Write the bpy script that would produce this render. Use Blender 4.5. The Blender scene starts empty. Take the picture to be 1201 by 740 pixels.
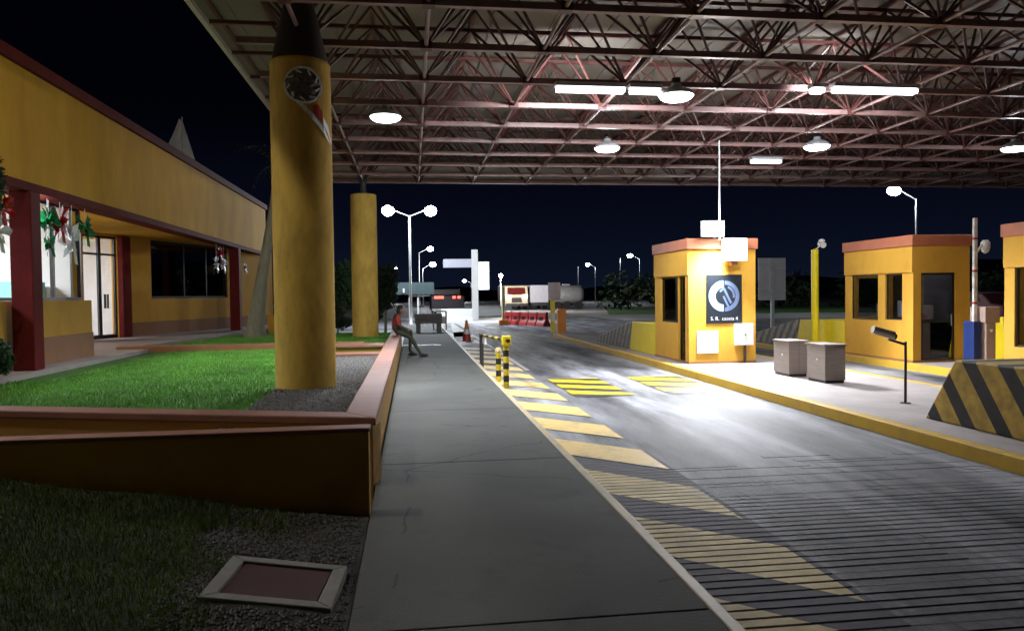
import bpy, math, random
from mathutils import Vector, Matrix
R = math.radians
random.seed(11)
sc = bpy.context.scene
COL = sc.collection

# ------------------------------------------------------------------ materials
def new_mat(name):
    m = bpy.data.materials.new(name); m.use_nodes = True
    return m, m.node_tree.nodes, m.node_tree.links, m.node_tree.nodes['Principled BSDF']

def mat(name, col, rough=.6, metal=0., var=.18, scale=3., bump=0., bscale=60., dirt=None, dscale=1.2, damt=.5, stretch=None, spec=.5):
    m, N, L, b = new_mat(name)
    tc = N.new('ShaderNodeTexCoord'); src = tc.outputs['Object']
    if stretch:
        mp = N.new('ShaderNodeMapping'); mp.inputs['Scale'].default_value = stretch
        L.new(src, mp.inputs['Vector']); src = mp.outputs['Vector']
    n = N.new('ShaderNodeTexNoise'); n.inputs['Scale'].default_value = scale; n.inputs['Detail'].default_value = 8
    n.inputs['Roughness'].default_value = .65
    L.new(src, n.inputs['Vector'])
    r = N.new('ShaderNodeValToRGB')
    r.color_ramp.elements[0].position = .3; r.color_ramp.elements[1].position = .7
    r.color_ramp.elements[0].color = (*[c*(1-var) for c in col], 1)
    r.color_ramp.elements[1].color = (*[min(1, c*(1+var)) for c in col], 1)
    L.new(n.outputs['Fac'], r.inputs['Fac'])
    out = r.outputs['Color']
    if dirt:
        d = N.new('ShaderNodeTexNoise'); d.inputs['Scale'].default_value = dscale; d.inputs['Detail'].default_value = 10
        d.inputs['Roughness'].default_value = .7
        L.new(src, d.inputs['Vector'])
        dr = N.new('ShaderNodeValToRGB'); dr.color_ramp.elements[0].position = .45; dr.color_ramp.elements[1].position = .75
        L.new(d.outputs['Fac'], dr.inputs['Fac'])
        ml = N.new('ShaderNodeMath'); ml.operation = 'MULTIPLY'; ml.inputs[1].default_value = damt
        L.new(dr.outputs['Color'], ml.inputs[0])
        mx = N.new('ShaderNodeMix'); mx.data_type = 'RGBA'
        L.new(ml.outputs[0], mx.inputs['Factor']); L.new(out, mx.inputs[6]); mx.inputs[7].default_value = (*dirt, 1)
        out = mx.outputs[2]
    L.new(out, b.inputs['Base Color'])
    b.inputs['Roughness'].default_value = rough; b.inputs['Metallic'].default_value = metal
    b.inputs['Specular IOR Level'].default_value = spec
    if bump:
        bn = N.new('ShaderNodeTexNoise'); bn.inputs['Scale'].default_value = bscale; bn.inputs['Detail'].default_value = 6
        L.new(tc.outputs['Object'], bn.inputs['Vector'])
        bp = N.new('ShaderNodeBump'); bp.inputs['Strength'].default_value = bump; bp.inputs['Distance'].default_value = .01
        L.new(bn.outputs['Fac'], bp.inputs['Height']); L.new(bp.outputs['Normal'], b.inputs['Normal'])
    return m

def emit(name, col, s):
    m, N, L, b = new_mat(name)
    b.inputs['Base Color'].default_value = (*col, 1)
    b.inputs['Emission Color'].default_value = (*col, 1); b.inputs['Emission Strength'].default_value = s
    return m

def glass(name, tint=(1, 1, 1), gloss=.12):
    m, N, L, b = new_mat(name)
    N.remove(b)
    t = N.new('ShaderNodeBsdfTransparent'); t.inputs[0].default_value = (*tint, 1)
    g = N.new('ShaderNodeBsdfGlossy'); g.inputs['Roughness'].default_value = .02
    mx = N.new('ShaderNodeMixShader'); mx.inputs[0].default_value = gloss
    L.new(t.outputs[0], mx.inputs[1]); L.new(g.outputs[0], mx.inputs[2])
    L.new(mx.outputs[0], N['Material Output'].inputs['Surface'])
    return m

def stripes_mat(name, ca, cb, freq, ky, kz, duty=.5, kx=0., rough=.6, phase=0.):
    """two paints in diagonal bands, with wear"""
    m, N, L, b = new_mat(name)
    tc = N.new('ShaderNodeTexCoord'); sp = N.new('ShaderNodeSeparateXYZ'); L.new(tc.outputs['Object'], sp.inputs[0])
    def mth(op, a, v):
        n = N.new('ShaderNodeMath'); n.operation = op
        L.new(a, n.inputs[0])
        if isinstance(v, (int, float)): n.inputs[1].default_value = v
        else: L.new(v, n.inputs[1])
        return n.outputs[0]
    s = mth('ADD', mth('MULTIPLY', sp.outputs['Y'], ky), mth('MULTIPLY', sp.outputs['Z'], kz))
    s = mth('ADD', s, mth('MULTIPLY', sp.outputs['X'], kx))
    s = mth('ADD', mth('MULTIPLY', s, freq), 100. + phase)
    s = mth('FRACT', s, 0.)
    s = mth('GREATER_THAN', s, duty)
    mx = N.new('ShaderNodeMix'); mx.data_type = 'RGBA'; L.new(s, mx.inputs['Factor'])
    mx.inputs[6].default_value = (*ca, 1); mx.inputs[7].default_value = (*cb, 1)
    n = N.new('ShaderNodeTexNoise'); n.inputs['Scale'].default_value = 7; n.inputs['Detail'].default_value = 9
    L.new(tc.outputs['Object'], n.inputs['Vector'])
    r = N.new('ShaderNodeValToRGB'); r.color_ramp.elements[0].position = .35; r.color_ramp.elements[1].position = .75
    r.color_ramp.elements[0].color = (1, 1, 1, 1); r.color_ramp.elements[1].color = (.45, .45, .45, 1)
    L.new(n.outputs['Fac'], r.inputs['Fac'])
    m2 = N.new('ShaderNodeMix'); m2.data_type = 'RGBA'; m2.blend_type = 'MULTIPLY'; m2.inputs['Factor'].default_value = 1
    L.new(mx.outputs[2], m2.inputs[6]); L.new(r.outputs['Color'], m2.inputs[7])
    L.new(m2.outputs[2], b.inputs['Base Color']); b.inputs['Roughness'].default_value = rough
    return m

def road_mat():
    m, N, L, b = new_mat('worn_road')
    tc = N.new('ShaderNodeTexCoord'); sp = N.new('ShaderNodeSeparateXYZ'); L.new(tc.outputs['Object'], sp.inputs[0])
    # long wheel tracks of rubber, running with the lane
    dv = N.new('ShaderNodeMath'); dv.operation = 'MULTIPLY'; dv.inputs[1].default_value = 1/8.
    wob = N.new('ShaderNodeTexNoise'); wob.inputs['Scale'].default_value = .35; L.new(tc.outputs['Object'], wob.inputs['Vector'])
    wm = N.new('ShaderNodeMath'); wm.operation = 'MULTIPLY_ADD'; wm.inputs[1].default_value = .5; L.new(wob.outputs['Fac'], wm.inputs[0]); L.new(sp.outputs['X'], wm.inputs[2])
    L.new(wm.outputs[0], dv.inputs[0])
    rp = N.new('ShaderNodeValToRGB'); cr = rp.color_ramp; cr.interpolation = 'EASE'
    def g(x): return (x + .25)/8
    pts = [(0, .9), (g(2.45), .95), (g(2.8), .42), (g(3.15), .38), (g(3.5), 1.0), (g(4.2), 1.05), (g(4.5), .45), (g(4.95), .42), (g(5.3), .95), (1, .9)]
    cr.elements[0].position = pts[0][0]; cr.elements[0].color = (pts[0][1],)*3+(1,)
    cr.elements[1].position = pts[-1][0]; cr.elements[1].color = (pts[-1][1],)*3+(1,)
    for p, v in pts[1:-1]:
        e = cr.elements.new(p); e.color = (v, v, v, 1)
    L.new(dv.outputs[0], rp.inputs['Fac'])
    mp = N.new('ShaderNodeMapping'); mp.inputs['Scale'].default_value = (1.7, .28, 1); L.new(tc.outputs['Object'], mp.inputs['Vector'])
    n = N.new('ShaderNodeTexNoise'); n.inputs['Scale'].default_value = 1.; n.inputs['Detail'].default_value = 10; n.inputs['Roughness'].default_value = .65
    L.new(mp.outputs[0], n.inputs['Vector'])
    nr = N.new('ShaderNodeValToRGB'); nr.color_ramp.elements[0].position = .35; nr.color_ramp.elements[1].position = .66
    nr.color_ramp.elements[0].color = (.028, .030, .036, 1); nr.color_ramp.elements[1].color = (.42, .42, .45, 1)
    L.new(n.outputs['Fac'], nr.inputs['Fac'])
    f = N.new('ShaderNodeTexNoise'); f.inputs['Scale'].default_value = 55; f.inputs['Detail'].default_value = 4; L.new(tc.outputs['Object'], f.inputs['Vector'])
    fr = N.new('ShaderNodeValToRGB'); fr.color_ramp.elements[0].color = (.7,)*3+(1,); fr.color_ramp.elements[1].color = (1.25,)*3+(1,)
    L.new(f.outputs['Fac'], fr.inputs['Fac'])
    a = N.new('ShaderNodeMix'); a.data_type = 'RGBA'; a.blend_type = 'MULTIPLY'; a.inputs['Factor'].default_value = .85
    L.new(nr.outputs['Color'], a.inputs[6]); L.new(rp.outputs['Color'], a.inputs[7])
    c = N.new('ShaderNodeMix'); c.data_type = 'RGBA'; c.blend_type = 'MULTIPLY'; c.inputs['Factor'].default_value = 1
    L.new(a.outputs[2], c.inputs[6]); L.new(fr.outputs['Color'], c.inputs[7])
    L.new(c.outputs[2], b.inputs['Base Color'])
    rr = N.new('ShaderNodeMapRange'); rr.inputs[3].default_value = .58; rr.inputs[4].default_value = .8; b.inputs['Specular IOR Level'].default_value = .4
    L.new(n.outputs['Fac'], rr.inputs[0]); L.new(rr.outputs[0], b.inputs['Roughness'])
    bp = N.new('ShaderNodeBump'); bp.inputs['Strength'].default_value = .5; bp.inputs['Distance'].default_value = .006
    L.new(f.outputs['Fac'], bp.inputs['Height']); L.new(bp.outputs['Normal'], b.inputs['Normal'])
    return m

def worn_paint(name, col, under=(.12, .12, .12), lo=.42, hi=.6, rough=.5, sc_=5.):
    m, N, L, b = new_mat(name)
    tc = N.new('ShaderNodeTexCoord')
    n = N.new('ShaderNodeTexNoise'); n.inputs['Scale'].default_value = sc_; n.inputs['Detail'].default_value = 12; n.inputs['Roughness'].default_value = .72
    L.new(tc.outputs['Object'], n.inputs['Vector'])
    r = N.new('ShaderNodeValToRGB'); r.color_ramp.elements[0].position = lo; r.color_ramp.elements[1].position = hi
    r.color_ramp.elements[0].color = (*col, 1); r.color_ramp.elements[1].color = (*[(a*.35+u*.65) for a, u in zip(col, under)], 1)
    L.new(n.outputs['Fac'], r.inputs['Fac']); L.new(r.outputs['Color'], b.inputs['Base Color'])
    b.inputs['Roughness'].default_value = rough
    return m

M = {}
M['yellow'] = mat('yellow_wall_paint', (.68, .37, .045), .75, spec=.25, var=.12, scale=1.6, bump=.2, bscale=60, dirt=(.32, .17, .03), dscale=1.6, damt=.6, stretch=(1, 1, .5))
M['ochre'] = mat('ochre_fascia_paint', (.64, .35, .03), .85, spec=.2, var=.12, scale=.9, bump=.1, bscale=60, dirt=(.36, .20, .015), dscale=.5, damt=.75, stretch=(1, 1, .35))
M['pillar'] = mat('mustard_pillar_paint', (.58, .38, .08), .8, spec=.2, var=.14, scale=2., bump=.4, bscale=22, dirt=(.24, .17, .04), dscale=2.2, damt=.75, stretch=(1.6, 1.6, .5))
M['dado'] = mat('brown_dado_paint', (.30, .14, .06), .7, var=.12, bump=.1)
M['terracotta'] = mat('terracotta_trim_paint', (.42, .13, .06), .6, var=.12, bump=.1)
M['redbrown'] = mat('red_brown_column_paint', (.12, .013, .012), .75, var=.2, scale=4, spec=.12)
M['darkred'] = mat('dark_red_trim_paint', (.11, .014, .009), .8, var=.2, spec=.1)
M['cap'] = mat('dusty_red_cap_paint', (.24, .10, .065), .65, var=.16, scale=4, bump=.3, bscale=40, dirt=(.2, .13, .12), dscale=2.5)
M['planter'] = mat('tan_planter_paint', (.40, .23, .055), .7, var=.15, scale=3, bump=.3, bscale=30, dirt=(.2, .12, .05), dscale=1.5)
M['truss'] = mat('red_oxide_steel', (.085, .028, .024), .45, var=.2, scale=6)
M['chord'] = mat('dusty_red_chord_steel', (.22, .13, .12), .4, var=.2, scale=6)
M['deck'] = mat('cream_roof_sheet', (.15, .135, .115), .5, var=.12, scale=.8, dirt=(.2, .16, .12), dscale=.5, damt=.4)
M['gutter'] = mat('pale_grey_gutter', (.45, .44, .42), .5, var=.15)
M['darksteel'] = mat('dark_steel', (.03, .025, .025), .5, var=.2)
M['black'] = mat('black_frame', (.012, .012, .013), .4, var=.2)
M['white'] = mat('white_enamel', (.75, .75, .73), .4, var=.06, dirt=(.4, .36, .3), dscale=3, damt=.3)
M['galv'] = mat('galvanised_steel', (.50, .51, .52), .4, metal=.4, var=.12, scale=5)
M['steel'] = mat('brushed_steel', (.30, .26, .24), .5, metal=.5, var=.12, scale=8, stretch=(1, 1, 12), dirt=(.2, .15, .12), dscale=3)
M['concrete'] = mat('concrete_walk', (.095, .098, .09), .8, var=.3, scale=2.2, bump=.5, bscale=60, dirt=(.04, .04, .038), dscale=1.1, damt=.8, spec=.3)
def add_cracks(m, sc_=.55, wid=.006, dark=.35):
    N = m.node_tree.nodes; L = m.node_tree.links; b = N['Principled BSDF']
    tc = N.new('ShaderNodeTexCoord'); n = N.new('ShaderNodeTexNoise'); n.inputs['Scale'].default_value = 2.5; n.inputs['Detail'].default_value = 6
    L.new(tc.outputs['Object'], n.inputs['Vector'])
    a = N.new('ShaderNodeMix'); a.data_type = 'RGBA'; a.inputs['Factor'].default_value = .22
    L.new(tc.outputs['Object'], a.inputs[6]); L.new(n.outputs['Color'], a.inputs[7])
    v = N.new('ShaderNodeTexVoronoi'); v.feature = 'DISTANCE_TO_EDGE'; v.inputs['Scale'].default_value = sc_; L.new(a.outputs[2], v.inputs['Vector'])
    r = N.new('ShaderNodeMapRange'); r.inputs[1].default_value = 0; r.inputs[2].default_value = wid; r.inputs[3].default_value = dark; r.inputs[4].default_value = 1
    L.new(v.outputs['Distance'], r.inputs[0])
    s_ = N.new('ShaderNodeTexNoise'); s_.inputs['Scale'].default_value = .9; L.new(tc.outputs['Object'], s_.inputs['Vector'])
    g = N.new('ShaderNodeMath'); g.operation = 'GREATER_THAN'; g.inputs[1].default_value = .54; L.new(s_.outputs['Fac'], g.inputs[0])
    mx = N.new('ShaderNodeMix'); mx.data_type = 'FLOAT'; L.new(g.outputs[0], mx.inputs[0]); mx.inputs[2].default_value = 1; L.new(r.outputs[0], mx.inputs[3])
    src = b.inputs['Base Color'].links[0].from_socket
    c = N.new('ShaderNodeMix'); c.data_type = 'RGBA'; c.blend_type = 'MULTIPLY'; c.inputs['Factor'].default_value = 1
    L.new(src, c.inputs[6]); L.new(mx.outputs[0], c.inputs[7]); L.new(c.outputs[2], b.inputs['Base Color'])
add_cracks(M['concrete'])
M['island'] = mat('island_concrete', (.34, .30, .29), .7, var=.14, scale=1.5, bump=.25, bscale=70, dirt=(.2, .17, .16), dscale=1.3, damt=.4)
M['asphalt'] = mat('asphalt_far', (.10, .10, .11), .6, var=.35, scale=.25, bump=.3, bscale=30)
M['soil'] = mat('dark_soil', (.018, .02, .012), .9, var=.3, scale=8, bump=.8, bscale=25)
M['lawn_soil'] = mat('lawn_soil', (.04, .13, .018), .95, var=.3, scale=6, bump=.8, bscale=25)
M['pebble'] = mat('grey_pebbles', (.095, .09, .085), .7, var=.5, scale=18)
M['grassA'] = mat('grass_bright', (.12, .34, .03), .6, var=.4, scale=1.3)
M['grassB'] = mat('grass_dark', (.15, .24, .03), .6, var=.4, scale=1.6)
M['leaf'] = mat('leaf_green', (.03, .075, .03), .55, var=.5, scale=2)
M['leafdark'] = mat('leaf_dark', (.02, .04, .018), .6, var=.5, scale=.6)
M['bark'] = mat('pale_bark', (.20, .19, .13), .8, var=.25, scale=5, bump=.7, bscale=22, stretch=(2, 2, .6))
M['kerbw'] = worn_paint('worn_white_yellow_kerb', (.62, .48, .25), (.22, .2, .18), .4, .75, sc_=2.2)
M['kerby'] = worn_paint('yellow_kerb_paint', (.62, .38, .03), (.3, .2, .08), .48, .8, sc_=4)
M['hatch'] = worn_paint('worn_ochre_road_paint', (.80, .56, .18), (.14, .14, .12), .5, .72, sc_=4)
M['lineW'] = worn_paint('worn_white_line', (.5, .5, .48), (.1, .1, .1), .4, .62, sc_=5)
M['paintY'] = worn_paint('bright_yellow_road_paint', (.72, .52, .01), (.3, .25, .03), .5, .75)
M['paintK'] = worn_paint('black_road_paint', (.03, .03, .02), (.1, .1, .1), .5, .75)
M['road'] = road_mat()
M['ridge'] = mat('pale_concrete_ridge', (.15, .155, .17), .6, var=.4, scale=1.2, bump=.3, bscale=70, stretch=(1, .5, 1))
M['ridgeD'] = mat('tyre_blackened_ridge', (.075, .068, .09), .75, var=.4, scale=2, bump=.3)
M['ridgeY'] = mat('ochre_painted_ridge', (.74, .58, .27), .7, var=.3, scale=3, bump=.3)
M['groove'] = mat('dark_groove', (.085, .085, .09), .7, var=.5, scale=2)
M['brightY'] = mat('bright_yellow_paint', (.80, .62, .01), .5, var=.06)
M['postY'] = mat('yellow_post_paint', (.78, .62, .01), .4, var=.06)
M['nearstripe'] = stripes_mat('yellow_black_barrier', (.56, .37, .06), (.022, .022, .025), 1.86, 1., -.72, .58, phase=.13)
M['farstripe'] = stripes_mat('faded_grey_tan_barrier', (.33, .28, .22), (.13, .12, .11), 2.6, 1., .75, .55)
M['poststripe'] = stripes_mat('yellow_black_post', (.72, .56, .03), (.015, .015, .015), 4.2, 0., 1., .5)
M['railstripe'] = stripes_mat('yellow_black_rail', (.72, .56, .03), (.015, .015, .015), 1.1, 1., 0., .5)
M['boomstripe'] = stripes_mat('white_boom_red_marks', (.8, .78, .74), (.5, .04, .03), 1.5, 0., 1., .93)
M['glass'] = glass('clear_glass', (.95, .97, 1), .08)
M['glassmid'] = glass('smoky_glass', (.6, .62, .65), .14)
M['glassdark'] = glass('tinted_glass', (.16, .17, .18), .14)
M['officewall'] = mat('office_white_wall', (.75, .75, .74), .7, var=.04)
M['officefloor'] = mat('office_floor_tile', (.5, .5, .48), .35, var=.05)
M['dim'] = mat('dim_room_wall', (.25, .22, .2), .8)
M['teal'] = mat('teal_box_cardboard', (.25, .6, .55), .6)
M['desk'] = mat('dark_desk', (.06, .05, .05), .5)
M['redpl'] = mat('red_plastic', (.42, .03, .02), .4, var=.1)
M['redbar'] = mat('red_barrier_plastic', (.36, .02, .018), .45, var=.1)
M['orange'] = mat('orange_plastic', (.75, .24, .02), .45, var=.1)
M['blue'] = mat('blue_enamel', (.008, .03, .15), .4)
M['beigecab'] = mat('beige_cabinet', (.38, .28, .24), .5, dirt=(.3, .15, .1), dscale=3, damt=.5)
M['greenF'] = mat('green_foil', (.01, .22, .07), .3, var=.3)
M['redF'] = mat('red_foil', (.45, .015, .02), .3, var=.3)
M['whiteF'] = mat('white_foil', (.8, .82, .85), .35, var=.1)
M['signback'] = mat('sign_back_aluminium', (.42, .42, .44), .5, metal=.2, var=.08)
M['signgreen'] = mat('grey_green_sign', (.045, .07, .072), .5, var=.15, scale=2)
M['poster'] = mat('black_poster', (.012, .016, .022), .35)
M['logoL'] = mat('pale_blue_print', (.30, .48, .75), .5, var=.15)
M['logoD'] = mat('slate_blue_print', (.10, .14, .24), .5, var=.2)
M['whiteprint'] = mat('white_print', (.7, .7, .72), .5)
M['silver'] = mat('silver_relief', (.75, .77, .75), .45, metal=.3, var=.3, scale=20, bump=.8, bscale=50)
M['ironemb'] = mat('dark_green_emblem', (.12, .13, .115), .3, metal=.5, var=.5, scale=15, bump=.9, bscale=45)
M['cover'] = mat('red_brown_cover', (.05, .010, .009), .7, var=.25, scale=8, bump=.3)
M['coverframe'] = mat('pale_concrete_frame', (.22, .215, .2), .8, var=.2, scale=5, bump=.4)
M['skin'] = mat('skin', (.32, .17, .11), .55, var=.08)
M['hair'] = mat('black_hair', (.012, .01, .009), .5)
M['vest'] = mat('red_orange_cloth', (.34, .04, .025), .7)
M['trouser'] = mat('olive_trousers', (.045, .05, .03), .8)
M['shoe'] = mat('black_shoe', (.012, .012, .012), .5)
M['cream'] = mat('cream_truck_paint', (.6, .52, .4), .35, var=.08)
M['tank'] = mat('grey_tank_steel', (.42, .42, .45), .35, metal=.4, var=.15)
M['boxgrey'] = mat('pale_grey_box_panel', (.5, .5, .58), .45, var=.08)
M['tyre'] = mat('tyre_rubber', (.015, .015, .015), .8)
M['carpaint'] = mat('dark_vehicle_paint', (.03, .022, .03), .3)
M['lens'] = emit('lamp_lens', (.88, .92, 1.), 14)
M['tube'] = emit('light_tube', (.90, .92, 1.), 5)
M['street'] = emit('street_lens', (.86, .92, 1.), 60)
M['flood'] = emit('flood_lens', (.92, .95, 1.), 40)
M['office_light'] = emit('office_light_panel', (.92, .96, 1.), 12)
M['screen'] = emit('lit_sign_panel', (.85, .9, 1.), 3.)
M['monitor'] = emit('monitor_glow', (.55, .6, 1.), .9)
M['tail'] = emit('tail_light', (1, .08, .05), 5)
M['head'] = emit('head_light', (1, .95, .8), 16)

# ------------------------------------------------------------------ mesh helpers
OFF = {}
class MB:
    def __init__(s): s.v = []; s.f = []; s.m = []; s.sm = []
    def add(s, vs, fs, mi=0, smooth=False):
        o = len(s.v); s.v += [tuple(p) for p in vs]
        for f in fs: s.f.append(tuple(i+o for i in f)); s.m.append(mi); s.sm.append(smooth)
        return s
    def box(s, x0, x1, y0, y1, z0, z1, mi=0):
        v = [(x, y, z) for z in (z0, z1) for x, y in ((x0, y0), (x1, y0), (x1, y1), (x0, y1))]
        return s.add(v, [(3, 2, 1, 0), (4, 5, 6, 7), (0, 1, 5, 4), (1, 2, 6, 5), (2, 3, 7, 6), (3, 0, 4, 7)], mi)
    def obox(s, p, q, t0, t1, z0, z1, mi=0):
        """box along p->q (xy), from t0 to t1 sideways (left of direction positive)"""
        d = Vector((q[0]-p[0], q[1]-p[1])).normalized(); n = Vector((-d.y, d.x))
        c = [(p[0]+n.x*t0, p[1]+n.y*t0), (q[0]+n.x*t0, q[1]+n.y*t0), (q[0]+n.x*t1, q[1]+n.y*t1), (p[0]+n.x*t1, p[1]+n.y*t1)]
        v = [(a, b, z) for z in (z0, z1) for a, b in c]
        return s.add(v, [(3, 2, 1, 0), (4, 5, 6, 7), (0, 1, 5, 4), (1, 2, 6, 5), (2, 3, 7, 6), (3, 0, 4, 7)], mi)
    def tube(s, p, q, r, n=8, r2=None, mi=0, rot=0., smooth=True):
        p = Vector(p); q = Vector(q); d = (q-p).normalized(); r2 = r if r2 is None else r2
        a = d.orthogonal().normalized() if abs(d.z) > .999 or True else None
        up = Vector((0, 0, 1)) if abs(d.z) < .95 else Vector((1, 0, 0))
        a = d.cross(up).normalized(); b = d.cross(a).normalized()
        vs = []
        for c, rr in ((p, r), (q, r2)):
            for i in range(n):
                t = rot+2*math.pi*i/n; vs.append(c+(a*math.cos(t)+b*math.sin(t))*rr)
        fs = [(i, (i+1) % n, n+(i+1) % n, n+i) for i in range(n)]
        s.add(vs, fs, mi, smooth and n > 5)
        s.add(vs, [tuple(range(n-1, -1, -1)), tuple(range(n, 2*n))], mi)
        return s
    def sq(s, p, q, w, mi=0):
        return s.tube(p, q, w*.7071, 4, mi=mi, rot=math.pi/4)
    def lathe(s, c, prof, n=24, mi=0, smooth=True, a0=0):
        vs = []
        for r, z in prof:
            for i in range(n):
                t = a0+2*math.pi*i/n; vs.append((c[0]+r*math.cos(t), c[1]+r*math.sin(t), c[2]+z))
        fs = []
        for k in range(len(prof)-1):
            for i in range(n): fs.append((k*n+i, k*n+(i+1) % n, (k+1)*n+(i+1) % n, (k+1)*n+i))
        s.add(vs, fs, mi, smooth)
        s.add([vs[i] for i in range(n)], [tuple(range(n-1, -1, -1))], mi)
        s.add([vs[(len(prof)-1)*n+i] for i in range(n)], [tuple(range(n))], mi)
        return s
    def prism(s, poly, x0, x1, mi=0):
        """poly in (y,z), extruded along x"""
        n = len(poly)
        vs = [(x0, y, z) for y, z in poly]+[(x1, y, z) for y, z in poly]
        return s.add(vs, [tuple(range(n-1, -1, -1)), tuple(range(n, 2*n))]+[(i, (i+1) % n, n+(i+1) % n, n+i) for i in range(n)], mi)
    def plate(s, poly, z0, z1, mi=0):
        """poly in (x,y), extruded up"""
        n = len(poly)
        vs = [(x, y, z0) for x, y in poly]+[(x, y, z1) for x, y in poly]
        return s.add(vs, [tuple(range(n-1, -1, -1)), tuple(range(n, 2*n))]+[(i, (i+1) % n, n+(i+1) % n, n+i) for i in range(n)], mi)
    def quad(s, a, b, c, d, mi=0): return s.add([a, b, c, d], [(0, 1, 2, 3)], mi)
    def wall(s, p, q, t, z0, z1, holes=(), mi=0):
        """wall from p to q (xy), thickness t to the left of p->q, holes (s0,s1,z0,z1)"""
        d = Vector((q[0]-p[0], q[1]-p[1])); Ln = d.length; d.normalize()
        cuts = sorted({0, Ln} | {h[0] for h in holes} | {h[1] for h in holes})
        for a, b in zip(cuts, cuts[1:]):
            if b-a < 1e-4: continue
            hs = sorted([(h[2], h[3]) for h in holes if h[0] <= a+1e-4 and h[1] >= b-1e-4])
            z = z0
            P = (p[0]+d.x*a, p[1]+d.y*a); Q = (p[0]+d.x*b, p[1]+d.y*b)
            for h0, h1 in hs:
                if h0 > z+1e-4: s.obox(P, Q, 0, t, z, h0, mi)
                z = h1
            if z < z1-1e-4: s.obox(P, Q, 0, t, z, z1, mi)
        return s
    def build(s, name, mats, parent=None, bevel=0., origin=None):
        if not isinstance(mats, (list, tuple)): mats = [mats]
        me = bpy.data.meshes.new(name)
        off = Vector(OFF[parent.name]) if parent is not None else Vector(origin or (0, 0, 0))
        me.from_pydata([tuple(Vector(p)-off) for p in s.v], [], s.f)
        for m in mats: me.materials.append(m)
        me.polygons.foreach_set('material_index', s.m); me.polygons.foreach_set('use_smooth', s.sm)
        me.update()
        import bmesh
        bm = bmesh.new(); bm.from_mesh(me); bmesh.ops.recalc_face_normals(bm, faces=bm.faces) if len(s.f) < 4000 else None
        bm.to_mesh(me); bm.free()
        o = bpy.data.objects.new(name, me); COL.objects.link(o)
        if parent is not None: o.parent = parent
        else: o.location = off
        OFF[o.name] = tuple(off)
        if bevel:
            b = o.modifiers.new('bevel', 'BEVEL'); b.width = bevel; b.segments = 2; b.limit_method = 'ANGLE'
        return o

def tag(o, label, cat, group=None):
    o['label'] = label; o['category'] = cat
    if group: o['group'] = group
    return o
def thing(name, label, cat, loc=(0, 0, 0), group=None):
    o = bpy.data.objects.new(name, None); COL.objects.link(o); o.location = loc
    o.empty_display_size = .3
    OFF[o.name] = tuple(loc); return tag(o, label, cat, group)
def struct(o, kind='structure'):
    o['kind'] = kind; return o
def dup(root, loc, rz=0, label=None):
    def cp(o, par):
        c = o.copy(); COL.objects.link(c)
        if par is not None: c.parent = par
        for ch in [k for k in list(bpy.data.objects) if k.parent == o]: cp(ch, c)
        return c
    r = cp(root, None); r.location = loc; r.rotation_euler = (0, 0, rz)
    if label: r['label'] = label
    return r
def light(kind, loc, power, col=(.9, .94, 1.), size=.2, spot=None, aim=None, sy=None, parent=None):
    l = bpy.data.lights.new('lamp_light', kind); l.energy = power; l.color = col
    if kind == 'AREA':
        l.size = size
        if sy: l.shape = 'RECTANGLE'; l.size_y = sy
    else: l.shadow_soft_size = size
    if spot: l.spot_size = R(spot); l.spot_blend = .6
    o = bpy.data.objects.new('lamp_light', l); COL.objects.link(o)
    o.location = loc
    if aim is not None:
        o.rotation_euler = (Vector(aim)-Vector(loc)).to_track_quat('-Z', 'Y').to_euler()
    if parent is not None:
        o.parent = parent; o.location = Vector(loc)-Vector(OFF[parent.name])
    return o

# ------------------------------------------------------------------ camera / world
cam = bpy.data.cameras.new('camera'); co = bpy.data.objects.new('camera', cam); COL.objects.link(co); sc.camera = co
th, ph, rho = R(7.57), R(1.59), .012
f = Vector((math.sin(th)*math.cos(ph), math.cos(th)*math.cos(ph), -math.sin(ph)))
r = Vector((math.cos(th), -math.sin(th), 0)); u = r.cross(f)
rr = r*math.cos(rho)-u*math.sin(rho); uu = u*math.cos(rho)+r*math.sin(rho)
mw = Matrix((rr, uu, -f)).transposed().to_4x4(); mw.translation = (0, 0, 1.75); co.matrix_world = mw
cam.sensor_width = 36; cam.sensor_fit = 'HORIZONTAL'; cam.lens = 36*880/1201.; cam.clip_start = .05; cam.clip_end = 2000

w = bpy.data.worlds.new('World'); sc.world = w; w.use_nodes = True
N = w.node_tree.nodes; L = w.node_tree.links; bg = N['Background']
tc = N.new('ShaderNodeTexCoord'); sp = N.new('ShaderNodeSeparateXYZ'); L.new(tc.outputs['Generated'], sp.inputs[0])
rp = N.new('ShaderNodeValToRGB'); L.new(sp.outputs['Z'], rp.inputs['Fac'])
e = rp.color_ramp.elements
e[0].position = 0; e[0].color = (.0042, .0068, .017, 1)
e[1].position = .5; e[1].color = (.0004, .0004, .0009, 1)
x = e.new(.1); x.color = (.0020, .0030, .0085, 1)
x = e.new(.22); x.color = (.0005, .0007, .002, 1)
L.new(rp.outputs['Color'], bg.inputs['Color']); bg.inputs['Strength'].default_value = 1.
sun = bpy.data.lights.new('moon', 'SUN'); sun.energy = .004; sun.angle = R(.5); sun.color = (.8, .88, 1)
so = bpy.data.objects.new('moon', sun); COL.objects.link(so); so.rotation_euler = (R(50), 0, R(-30))
sc.view_settings.view_transform = 'Standard'; sc.view_settings.look = 'None'; sc.view_settings.exposure = 0; sc.view_settings.gamma = 1

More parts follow.
